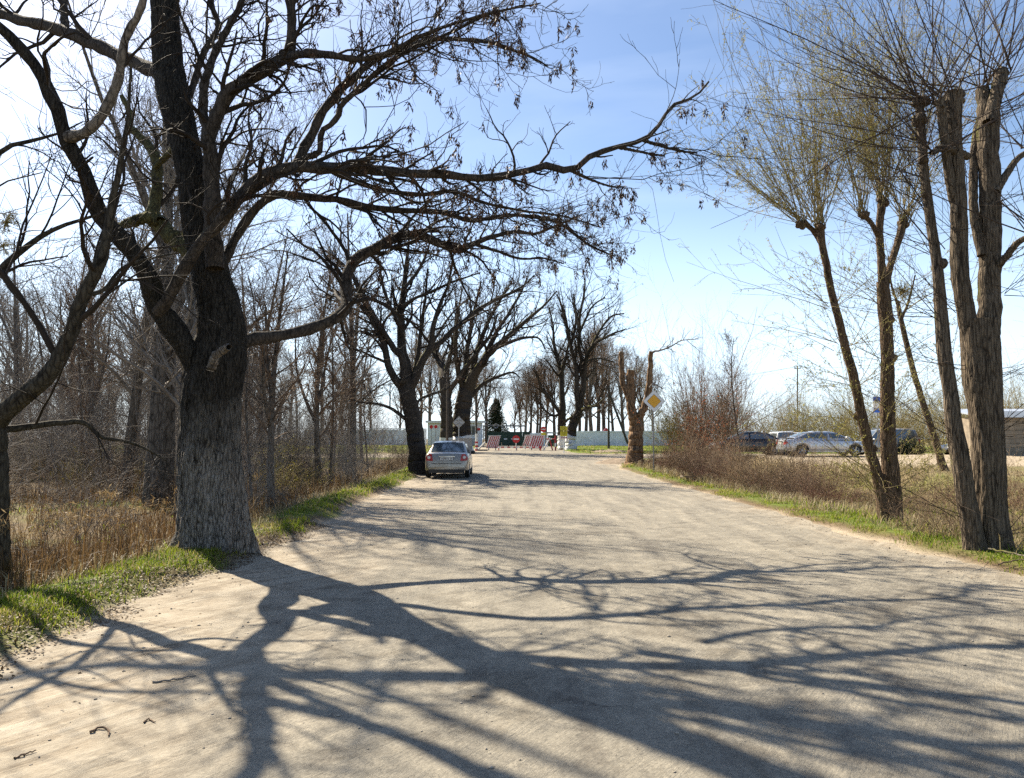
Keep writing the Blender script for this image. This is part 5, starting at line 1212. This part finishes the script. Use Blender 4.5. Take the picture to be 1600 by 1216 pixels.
# ------------------------------------------------------------------ signs, poles, buildings
M['sign_white'] = plain('sign_white', (.74, .74, .73), .4, var=.05)
M['sign_yellow'] = plain('sign_yellow', (.72, .36, .012), .4, var=.05)
M['notice_yellow'] = plain('notice_yellow', (.62, .52, .02), .5, var=.08)
M['notice_ink'] = plain('notice_ink', (.30, .25, .015), .6)
M['sign_black'] = plain('sign_black', (.015, .015, .015), .5)
M['sign_red'] = plain('sign_red', (.55, .02, .02), .4, var=.06)
M['sign_blue'] = plain('sign_blue', (.02, .12, .55), .4, var=.06)
M['sign_back'] = plain('sign_back_grey', (.36, .37, .37), .5, .3, var=.1)
M['steel'] = plain('post_steel', (.22, .21, .20), .55, .4, var=.2)
M['pole_wood'] = plain('pole_wood', (.065, .052, .04), .9, var=.3, scale=4, bump=.3)
M['barrier_red'] = plain('barrier_red', (.40, .03, .035), .6, var=.2)
M['barrier_white'] = plain('barrier_white', (.68, .67, .66), .7, var=.15)
M['wall_white'] = plain('whitewashed_concrete', (.78, .80, .82), .9, var=.12, scale=1.6, bump=.2)
M['hut_wall'] = plain('pale_blue_render', (.72, .76, .80), .9, var=.1, scale=1.5, bump=.15)
M['gate_green'] = plain('gate_green', (.012, .045, .026), .55, var=.2, scale=2)
M['roof_dark'] = plain('roof_felt', (.09, .09, .09), .85, var=.2)
M['concrete'] = plain('concrete', (.33, .32, .30), .9, var=.2, scale=5, bump=.3)
M['board'] = plain('weathered_board', (.25, .20, .14), .85, var=.3, scale=3, bump=.3)
M['zinc'] = plain('zinc_roof', (.55, .58, .62), .4, .5, var=.12)
def disc(mb, c, r, t, n=28): return mb.lathe(c, (0, -1, 0), [(.001, -t), (r * .995, -t), (r, 0), (.001, 0)], n)
def rhomb(c, r, y): return [(c[0] - r, y, c[2]), (c[0], y, c[2] - r), (c[0] + r, y, c[2]), (c[0], y, c[2] + r)]
def rel(p, b): return (float(p[0] - b[0]), float(p[1] - b[1]), float(p[2] - b[2]))

# priority-road sign
SY = 36.0; c = PT(1022, 627, SY); b = np.array([c[0], SY, ground(c[0], SY)]); h = c[2] - b[2]
s = thing('road_sign', 'white diamond sign with yellow centre on a post at the right verge', 'sign', b)
MB().bar((-.04, .06, -.2), (-.04, .06, h + .35), .032, .032, 10).build('post', M['steel'], s, True)
def rounded(r, y, cut):
    o = []
    for k in range(4):
        a = k * math.pi / 2; d0 = Vector((math.cos(a), 0, math.sin(a))); d1 = Vector((math.cos(a + math.pi / 2), 0, math.sin(a + math.pi / 2))); dm = Vector((math.cos(a - math.pi / 2), 0, math.sin(a - math.pi / 2)))
        o += [tuple(d0 * (r - cut) + dm * cut + Vector((0, y, h))), tuple(d0 * (r - cut * .35) + Vector((0, y, h))), tuple(d0 * (r - cut) + d1 * cut + Vector((0, y, h)))]
    return o
MB().prism(rounded(.53, 0, .05), (0, .025, 0)).build('black_edge', M['sign_black'], s)
MB().prism(rounded(.515, -.004, .05), (0, .003, 0)).build('white_face', M['sign_white'], s)
MB().prism(rounded(.335, -.008, .04), (0, .003, 0)).build('centre_rim', M['sign_black'], s)
MB().prism(rounded(.318, -.012, .04), (0, .003, 0)).build('yellow_centre', M['sign_yellow'], s)
# back of another diamond sign
DY = 58.0; c = PT(717, 660, DY); b = np.array([c[0], DY, ground(c[0], DY)]); h = c[2] - b[2]
s = thing('road_sign', 'grey back of a diamond sign on a post behind the saloon', 'sign', b)
MB().bar((0, -.05, -.2), (0, -.05, h + .3), .035, .035, 10).build('post', M['sign_back'], s, True)
MB().prism([(-.45, 0, h), (0, 0, h - .45), (.45, 0, h), (0, 0, h + .45)], (0, .02, 0)).build('plate', M['sign_back'], s)
for dz in (-.14, .14): MB().box((0, -.02, h + dz), (.5, .02, .04)).build('bracket', M['steel'], s)

# white wall right of the gate, panel by panel
def panel_wall(label, x0, x1, y, hgt, n, group=None, y1=None):
    y1 = y if y1 is None else y1
    w = thing('concrete_wall', label, 'wall', (x0, y, ground(x0, y)), 0, group)
    for i in range(n):
        t0, t1 = i / n, (i + 1) / n; a = Vector((x0 + (x1 - x0) * t0, y + (y1 - y) * t0, 0)); e = Vector((x0 + (x1 - x0) * t1, y + (y1 - y) * t1, 0)); L = (e - a).length; ang = math.atan2(e.y - a.y, e.x - a.x)
        m = (a + e) / 2; zb = ground(m.x, m.y) - ground(x0, y)
        MB().box((m.x - x0, m.y - y, zb + hgt / 2 - .05), (L - .04, .12, hgt + .1), ang).build('panel', M['wall_white'], w)
        MB().box((a.x - x0, a.y - y, zb + hgt / 2), (.2, .22, hgt + .12), ang).build('pillar', M['wall_white'], w)
    MB().box(((x1 - x0) / 2, (y1 - y) / 2, zb + hgt + .06), (abs(x1 - x0), .24, .1), math.atan2(y1 - y, x1 - x0)).build('coping', M['wall_white'], w)
GY = 94.0
X = lambda px, Y=GY: float(PT(px, 690, Y)[0])
panel_wall('long white concrete panel wall behind the lawn, right of the gate', X(897), X(1112), GY, 1.72, 13)
panel_wall('white wall partly seen through the trees left of the guard hut', X(470), X(664), GY + 2, 1.9, 11)
panel_wall('short white wall between green gate and second gate', X(827), X(853), GY + 1, 1.5, 2)
# gate
gb = np.array([X(762), GY, ground(X(794), GY)]); gw = X(827) - X(762); gh = 1.62
g = thing('sheet_gate', 'wide dark green sheet-metal gate closing the road end', 'gate', gb)
for k in range(6):
    MB().box((gw * (k + .5) / 6, 0, .06 + gh / 2), (gw / 6 - .02, .05, gh)).build('sheet', M['gate_green'], g)
MB().box((gw / 2, -.05, .06 + gh + .04), (gw, .1, .09)).build('top_rail', M['gate_green'], g)
for x in (0, gw / 2, gw): MB().box((x, -.04, gh / 2 + .1), (.14, .14, gh + .3)).build('gate_post', M['gate_green'], g)
for px, wpx in ((781, 0), (792, 1)):
    MB().box((X(px + 9) - gb[0], -.06, PT(792, 686, GY)[2] - gb[2]), (.38, .03, .14)).build('white_mark', M['sign_white'], g)
# pipe beam with three rings above the gate
bz = PT(790, 665.5, GY)[2]; b0 = np.array([X(754), GY + .5, ground(X(754), GY)]); bl = X(823) - X(754)
bm_ = thing('pipe_beam', 'grey pipe beam carried over the green gate on posts', 'pipe', b0)
MB().bar((0, 0, bz - b0[2]), (bl, 0, bz - b0[2]), .09, .09, 8).build('pipe', M['roof_dark'], bm_, True)
for x in (.1, bl * .87, bl - .05): MB().bar((x, 0, -.1), (x, 0, bz - b0[2]), .06, .06, 8).build('post', M['steel'], bm_, True)
for px, rr_, lab in ((775, .26, 'left of three pale wire rings on the pipe above the gate'), (788, .36, 'largest, middle ring on the pipe above the gate'), (800, .27, 'right of three pale wire rings on the pipe above the gate')):
    cpt = PT(px, 665, GY + .5); t = thing('wire_ring', lab, 'ring', (cpt[0], GY + .35, bz - .02), 0, 'rings above the gate')
    for k in range(3):
        th = np.linspace(0, 6.283, 33)[:, None]; P_ = np.concatenate([np.cos(th) * rr_ * (1 - .09 * k), .05 * k + .03 * np.sin(th * 2), np.sin(th) * rr_ * (1 - .09 * k)], 1)
        V, Q = tubes(P_[None], np.full((1, 33), .035), 6, ref=(0, 1, 0)); link('coil', np_mesh('coil', V, Q), M['concrete'], t)
# second gate with pale canopy
b = np.array([X(856), GY - 4, ground(X(864), GY - 4)]); w2 = X(873, GY - 4) - X(856, GY - 4)
g2 = thing('side_gate', 'small dark green gate under a pale canopy, right of the main gate', 'gate', (X(856, GY - 4), GY - 4, b[2]))
for k in range(2): MB().box((w2 * (k + .5) / 2, 0, .68), (w2 / 2 - .03, .05, 1.3)).build('leaf', M['gate_green'], g2)
for x in (-.1, w2 + .1): MB().box((x, 0, .8), (.16, .16, 1.7)).build('gate_post', M['wall_white'], g2)
MB().prism([(-.7, -.5, 1.52), (w2 + .3, -.5, 1.52), (w2 + .3, -.5, 1.60), (-.4, -.5, 1.72)], (0, 1.2, 0)).build('canopy', M['concrete'], g2)

# guard hut
HY = 90.0; hx0, hx1 = float(PT(668, 690, HY)[0]), float(PT(752, 690, HY)[0]); hz = ground((hx0 + hx1) / 2, HY); hh = PT(710, 660, HY)[2] - hz
hut = thing('guard_hut', 'pale blue flat-roofed guard hut behind the old trees, left of gate', 'building', (hx0, HY, hz)); hwid = hx1 - hx0
MB().box((hwid / 2, 2.0, hh / 2 - .1), (hwid, 4, hh + .2)).build('wall', M['hut_wall'], hut)
rf = MB().box((hwid / 2 + .15, 1.9, hh + .09), (hwid + .7, 4.7, .18)).build('roof', M['roof_dark'], hut)
MB().box((hwid / 2 + .15, -.47, hh + .03), (hwid + .72, .06, .20)).build('fascia', M['sign_white'], rf)
wx = PT(737, 690, HY)[0] - hx0; wz = PT(737, 673, HY)[2] - hz
wn_ = MB().box((wx, -.03, wz), (.78, .08, 1.05)).build('window', M['glass'], hut)
for dx in (-.42, 0, .42): MB().box((wx + dx, -.06, wz), (.07 if dx else .04, .08, 1.15)).build('frame', M['sign_white'], wn_)
for dz in (-.55, .55): MB().box((wx, -.062, wz + dz), (.9, .09, .07)).build('frame', M['sign_white'], wn_)
MB().box((wx, -.045, .45), (1.5, .06, .9)).build('plinth_panel', M['sign_back'], hut)
dxr = PT(749, 690, HY)[0] - hx0; MB().box((dxr - .1, -.05, .95), (.12, .1, 1.9)).build('corner_trim', M['sign_white'], hut)
t = thing('notice', 'small red plate on the right end of the guard hut wall', 'sign', (PT(750, 671, HY - .1)[0] - .15, HY - .1, PT(750, 671, HY)[2])); MB().prism([(.18 * math.cos(k), 0, .18 * math.sin(k)) for k in np.linspace(0, 5.5, 8)], (0, .04, 0)).build('plate', M['sign_red'], t)
t = thing('notice', 'yellow notice on the hut wall left of the old tree trunk', 'sign', (PT(690, 680, HY - .1)[0], HY - .1, PT(690, 680, HY)[2])); MB().box((0, 0, 0), (.34, .04, .32)).build('plate', M['notice_yellow'], t)
for px, lab in ((674, 'left of two small red discs among twigs left of the hut'), (681, 'right of two small red discs among twigs left of the hut')):
    p_ = PT(px, 667, 84); t = thing('round_sign', lab, 'sign', (p_[0], 84, ground(p_[0], 84)), 0, 'red discs by the hut'); hq = p_[2] - ground(p_[0], 84)
    m = MB(); disc(m, (0, -.04, hq), .19, .02); m.build('disc', M['sign_red'], t); MB().bar((0, 0, -.2), (0, 0, hq), .03, .03, 8).build('post', M['steel'], t, True)
# low grey concrete blocks behind the saloon
for px, w, hgt, lab in ((706, .9, .95, 'pale low concrete block behind the saloon roof, left one'), (727, 1.1, 1.2, 'taller pale concrete block right of the low one, behind the saloon')):
    p_ = PT(px, 690, 62.5); o = MB().box((0, 0, hgt / 2), (w, .5, hgt)).box((0, 0, hgt + .03), (w + .08, .58, .06)).build('concrete_block', M['concrete']); o.location = (p_[0], 62.5, ground(p_[0], 62.5)); tag(o, lab, 'block', 'concrete blocks')
# yellow notice boards on a white post
NY = 64.0; p_ = PT(881, 690, NY); nb = ground(p_[0], NY)
t = thing('notice_board', 'two stacked yellow notice plates on one white post on the lawn', 'sign', (p_[0], NY, nb)); z1, z2 = PT(881, 669.5, NY)[2] - nb, PT(881, 678, NY)[2] - nb
MB().bar((0, .05, -.2), (0, .05, z1 + .2), .04, .04, 8).build('post', M['barrier_white'], t, True)
for z in (z1, z2):
    pl = MB().box((0, 0, z), (.58, .03, .36 if z == z1 else .40)).build('plate', M['notice_yellow'], t)
    for k in range(3): MB().box((0, -.018, z + .09 - .085 * k), (.36 - .05 * (k % 2), .006, .03)).build('text_line', M['notice_ink'], pl)
z3 = PT(881, 684, NY)[2] - nb; ch = MB().box((0, .0, z3), (.56, .03, .14)).build('striped_bar', M['barrier_white'], t)
for k in range(4): MB().prism([(-.26 + .14 * k, -.02, z3 - .065), (-.19 + .14 * k, -.02, z3 - .065), (-.15 + .14 * k, -.02, z3 + .065), (-.22 + .14 * k, -.02, z3 + .065)], (0, .004, 0)).build('stripe', M['barrier_red'], ch)
# round red sign with yellow plate beneath
KY = 80.0; p_ = PT(849, 690, KY); kb_ = ground(p_[0], KY); t = thing('round_sign', 'faded round red sign above a yellow plate, right of the barricades', 'sign', (p_[0], KY, kb_))
z = PT(849, 671, KY)[2] - kb_; m = MB(); disc(m, (0, 0, z), .29, .02); fc = m.build('disc', M['sign_red'], t); m = MB(); m.box((0, -.012, z), (.40, .012, .10)); m.build('white_bar', M['sign_white'], fc)
MB().box((0, 0, PT(849, 678.5, KY)[2] - kb_), (.46, .03, .30)).build('plate', M['notice_yellow'], t); MB().bar((0, .05, -.2), (0, .05, z + .2), .03, .03, 8).build('post', M['steel'], t, True)

# striped barricade boards and the boom
BY = 72.0
def barricade(px0, px1, py0, py1, Y, lab, lean):
    a, e = PT(px0, py1, Y), PT(px1, py0, Y); gb_ = ground(a[0], Y); w = e[0] - a[0]; z0_, z1_ = a[2] - gb_, e[2] - gb_
    t = thing('barricade', lab, 'barricade', (a[0], Y, gb_), 0, 'striped barricades at the road end')
    MB().prism([(0, 0, z0_), (w - lean, 0, z0_), (w, 0, z1_), (lean, 0, z1_)], (0, .10, 0)).build('board', M['barrier_white'], t)
    n = 6
    for k in range(n):
        f0, f1 = (k + .1) / n, (k + .58) / n; q = lambda f, u: (lean * u + (w - lean) * f, z0_ + (z1_ - z0_) * u)
        sl = .9 / n
        pts = [(q(f0, 0), q(f1, 0), q(min(f1 + sl, 1), 1), q(min(f0 + sl, 1), 1))]
        (x1_, zz1), (x2_, zz2), (x3_, zz3), (x4_, zz4) = pts[0]
        MB().prism([(x1_, -.012, zz1 + .01), (x2_, -.012, zz2 + .01), (x3_, -.012, zz3 - .01), (x4_, -.012, zz4 - .01)], (0, .008, 0)).build('stripe', M['barrier_red'], t)
    for f in (.2, .8):
        x = (w - lean) * f; MB().bar((x, -.25, -.05), (x + lean * .2, .05, z0_ + .2), .04, .04, 6).build('leg', M['steel'], t, True); MB().bar((x, .5, -.05), (x + lean * .2, .12, z0_ + .2), .04, .04, 6).build('leg', M['steel'], t, True)
    MB().box((w / 2 + lean / 2, .04, z1_ + .03), (w - lean + .1, .14, .05)).build('top_rail', M['barrier_white'], t)
barricade(759.5, 782, 681.5, 700.5, BY, 'red and white striped barricade board left of the no-entry disc', .25)
barricade(817, 838, 680.5, 696.5, BY + 3, 'rear striped barricade board right of the no-entry disc', .22)
barricade(826, 851, 681, 701, BY, 'front striped barricade board right of the no-entry disc, overlapping another', .22)
gb_ = ground(0, BY - 1.5); zb = PT(800, 699.3, BY - 1.5)[2] - gb_; xa, xb = PT(778, 690, BY - 1.5)[0], PT(846, 690, BY - 1.5)[0]
t = thing('boom_barrier', 'low red and white pole barrier across the road carrying the no-entry disc', 'barrier', (xa, BY - 1.5, gb_)); L = xb - xa; n = 14
for k in range(n): MB().bar((L * k / n, 0, zb), (L * (k + 1) / n, 0, zb), .05, .05, 8).build('bar_section', M['barrier_red' if k % 2 else 'barrier_white'], t, True)
for f in (.02, .43, .98): MB().bar((L * f, .08, -.1), (L * f, .08, zb + .12), .05, .05, 8).build('post', M['barrier_red'], t, True)
sz_ = PT(806.5, 686.3, BY - 1.6); s = thing('no_entry_sign', 'red no-entry disc with white bar on the pole barrier', 'sign', (sz_[0], BY - 1.62, ground(0, BY - 1.6))); z = sz_[2] - ground(0, BY - 1.6)
m = MB(); disc(m, (0, 0, z), .345, .02, 32); m.build('disc', M['sign_red'], s); MB().box((0, -.014, z), (.46, .02, .115)).build('white_bar', M['sign_white'], s); MB().bar((0, .06, -.1), (0, .06, z), .035, .035, 8).build('post', M['barrier_white'], s, True)
# raised boom end with red counterweight on the right
CY = 71.0; xa, xb = PT(855, 690, CY)[0], PT(868, 690, CY)[0]; gb_ = ground(xb, CY); zb = PT(860, 686, CY)[2] - gb_
t = thing('boom_stand', 'red and white boom post with braces at the right end of the barrier', 'barrier', (xb, CY, gb_))
z0_, z1_ = 0, PT(868, 680.5, CY)[2] - gb_
for k in range(4): MB().box((0, 0, z1_ * (k + .5) / 4), (.14, .14, z1_ / 4)).build('post_section', M['barrier_red' if k != 1 else 'barrier_white'], t)
for k in range(3): MB().bar((-(xb - xa) * k / 3 - .07, -.02, zb), (-(xb - xa) * (k + 1) / 3 - .07, -.02, zb), .05, .05, 8).build('boom_section', M['barrier_red' if k != 1 else 'barrier_white'], t, True)
xs_ = PT(857, 690, CY)[0] - xb; MB().bar((xs_ - .5, 0, -.05), (xs_ + .15, 0, zb + .1), .06, .06, 6).build('brace', M['barrier_white'], t); MB().bar((xs_ + .1, .05, zb), (-.25, .05, -.05), .06, .06, 6).build('brace', M['barrier_red'], t)
# red and white bollard pole on the left with kerb rail
PY = 70.0; p_ = PT(744.5, 690, PY); gb_ = ground(p_[0], PY); t = thing('striped_pole', 'tall dark pole with white and red banded foot left of the barricades', 'pole', (p_[0], PY, gb_))
MB().bar((0, 0, 1.5), (-.12, 0, PT(743, 598, PY)[2] - gb_), .09, .06, 10).build('shaft', M['pole_wood'], t, True)
for k in range(6): MB().bar((0, 0, .17 * k - .05 * (k == 0)), (0, 0, .17 * (k + 1)), .13, .13, 10).build('band', M['barrier_red' if k % 2 == 0 else 'barrier_white'], t, True)
MB().bar((0, 0, 1.02), (0, 0, 1.55), .115, .115, 10).build('band', M['barrier_white'], t, True)
p2 = PT(757, 700, PY + 3); t = thing('kerb_rail', 'dark sloping kerb rail between the banded pole and left barricade', 'rail', (p_[0], PY, gb_))
MB().bar((.1, .1, .08), (p2[0] - p_[0], 4, .75), .09, .09, 6).build('rail', M['concrete'], t); MB().box((.5, .1, .06), (1.0, .25, .14)).build('foot', M['roof_dark'], t)
# wooden poles
def pole(px, Y, py_top, r, lab, strut=None):
    p_ = PT(px, 690, Y); g0 = ground(p_[0], Y); tz = PT(px, py_top, Y); t = thing('utility_pole', lab, 'pole', (p_[0], Y, g0))
    MB().bar((0, 0, -.3), (tz[0] - p_[0], 0, tz[2] - g0), r, r * .75, 10).build('shaft', M['pole_wood'], t, True)
    MB().box((tz[0] - p_[0], 0, tz[2] - g0 - .25), (.7, .08, .09)).build('crossarm', M['pole_wood'], t)
    for dx in (-.3, .3): MB().lathe((tz[0] - p_[0] + dx, 0, tz[2] - g0 - .2), (0, 0, 1), [(.03, 0), (.05, .05), (.045, .12), (.001, .14)], 8).build('insulator', M['sign_white'], t, True)
    if strut:
        q = PT(*strut, Y); MB().bar((.02, 0, tz[2] - g0 - .5), (q[0] - p_[0], .4, q[2] - g0 - .6), r * .85, r, 8).build('strut', M['pole_wood'], t, True)
    return tz
pole(699, 60, 585, .10, 'thin wooden pole in front of the broken-topped old tree')
ta = pole(951, 76, 603, .12, 'wooden pole with slanting strut in front of the white wall', (982, 684))
tb = pole(1246, 84, 572, .08, 'far slim pole above the scrub beyond the white estate')
def cable(a, e, sag, lab):
    a, e = np.array(a), np.array(e); u = np.linspace(0, 1, 24)[:, None]; P_ = a + (e - a) * u - np.array([0, 0, 1.0]) * sag * 4 * u * (1 - u)
    V, Q = tubes(P_[None], np.full((1, 24), .011), 5); o = link('cable', np_mesh('cable', V - a, Q), M['sign_black']); o.location = [float(v) for v in a]; tag(o, lab, 'cable', 'overhead cables')
cable(ta + [-.3, 0, -.1], tb + [-.3, 0, -.1], .5, 'lower overhead cable between the strutted pole and the far pole'); cable(ta + [.3, 0, -.1], tb + [.3, 0, .0], .35, 'upper overhead cable between the strutted pole and the far pole')
tc_ = np.array([60.0, 70.0, 9.0]); cable(tb, tc_, .6, 'overhead cable running right from the far pole')
pole(1900, 70, 560, .12, 'wooden pole right of the frame carrying the cable') if False else None
# bus stop plate
p_ = PT(1372.5, 690, 38); g0 = ground(p_[0], 38); t = thing('stop_sign_plate', 'narrow blue and white stop plate on a thin post behind the willow', 'sign', (p_[0], 38, g0)); zt_, zb_ = PT(1373, 620, 38)[2] - g0, PT(1373, 645, 38)[2] - g0
MB().bar((.02, .04, -.2), (.02, .04, zt_), .03, .03, 8).build('post', M['steel'], t, True)
MB().box((0, 0, (zt_ + zb_) / 2), (.42, .02, zt_ - zb_)).build('white_plate', M['sign_white'], t)
for f in (.86, .14): MB().box((0, -.013, zb_ + (zt_ - zb_) * f), (.42, .01, (zt_ - zb_) * .27)).build('blue_field', M['sign_blue'], t)
# timber shed at the right edge
TY = 44.5; x0_ = PT(1532, 690, TY)[0]; g0 = ground(x0_ + 2, TY) - .05; zt_ = PT(1550, 652, TY)[2] - g0; wS = 9.5
t = thing('timber_shed', 'long plank-sided shed with pale metal roof edge at the right edge', 'shed', (x0_, TY, g0)); nb_ = 9
MB().box((wS / 2, 1.6, zt_ / 2), (wS - .06, 3.0, zt_)).build('core', M['board'], t)
for k in range(nb_): MB().box((wS / 2 + .01 * (k % 3), .06, zt_ * (k + .5) / nb_), (wS, .05 + .012 * (k % 2), zt_ / nb_ - .025)).build('plank', M['board'], t)
for x in (0.02, wS * .33, wS * .66): MB().box((x, .02, zt_ / 2), (.12, .08, zt_)).build('upright', M['board'], t)
MB().prism([(-.25, -.3, zt_ + .02), (wS + .2, -.3, zt_ + .02), (wS + .2, 3.4, zt_ + .55), (-.25, 3.4, zt_ + .55)], (0, 0, .06)).build('roof', M['zinc'], t); MB().box((wS / 2, -.31, zt_ + .16), (wS + .5, .04, .36)).build('roof_edge', M['zinc'], t)
# low red-roofed hut seen over the wall
p_ = PT(947, 672, 112); t = thing('small_hut', 'small red and dark roofed hut showing above the white wall', 'building', (p_[0], 112, ground(p_[0], 112))); h_ = p_[2] - ground(p_[0], 112)
MB().box((0, 0, h_ / 2 - .2), (.9, 1, h_ - .2)).build('wall', M['concrete'], t); MB().prism([(-.65, -.6, h_ - .35), (.65, -.6, h_ - .35), (0, -.6, h_ + .3)], (0, 1.2, 0)).build('roof', M['sign_red'], t)
# spoil heap at the corner and fallen plank on the verge
def heap(name, lab, x, y, rx__, ry__, h_, mat, seed):
    n = 26; u = np.linspace(-1, 1, n); A, B = np.meshgrid(u, u); rr2 = A * A + B * B; Z = h_ * np.clip(1 - rr2, 0, 1) ** 1.2 * (1 + .7 * fbm(A * 4 + seed, B * 4, seed, 3)) - .06
    i = np.arange(n * n).reshape(n, n); Q = np.stack([i[:-1, :-1], i[:-1, 1:], i[1:, 1:], i[1:, :-1]], -1).reshape(-1, 4); o = link(name, np_mesh(name, np.stack([A * rx__, B * ry__, Z], -1).reshape(-1, 3), Q), mat); o.location = (x, y, ground(x, y)); tag(o, lab, 'heap', 'soil heaps'); return o
M['spoil'] = plain('spoil_soil', (.20, .15, .10), .95, var=.45, scale=6, bump=.8)
g = G(968, 724); heap('soil_heap', 'low heap of earth and rubble left of the sawn trunk foot', g[0], g[1], 1.7, 1.6, .32, M['spoil'], 3)
g = G(955, 707); heap('soil_heap', 'low dark mound of earth on the lawn by the strutted pole', g[0], g[1] + 1, 1.6, 1.5, .22, M['spoil'], 5)
g = G(1075, 752); o = MB().box((0, 0, .06), (.9, .28, .06), .2, Matrix.Rotation(.2, 3, 'Z') @ Matrix.Rotation(.08, 3, 'Y')).build('fallen_plank', M['board']); o.location = (g[0] + .3, g[1] + .5, ground(g[0] + .3, g[1] + .5) + .06); tag(o, 'short brown plank lying in dead grass at the right verge', 'plank')
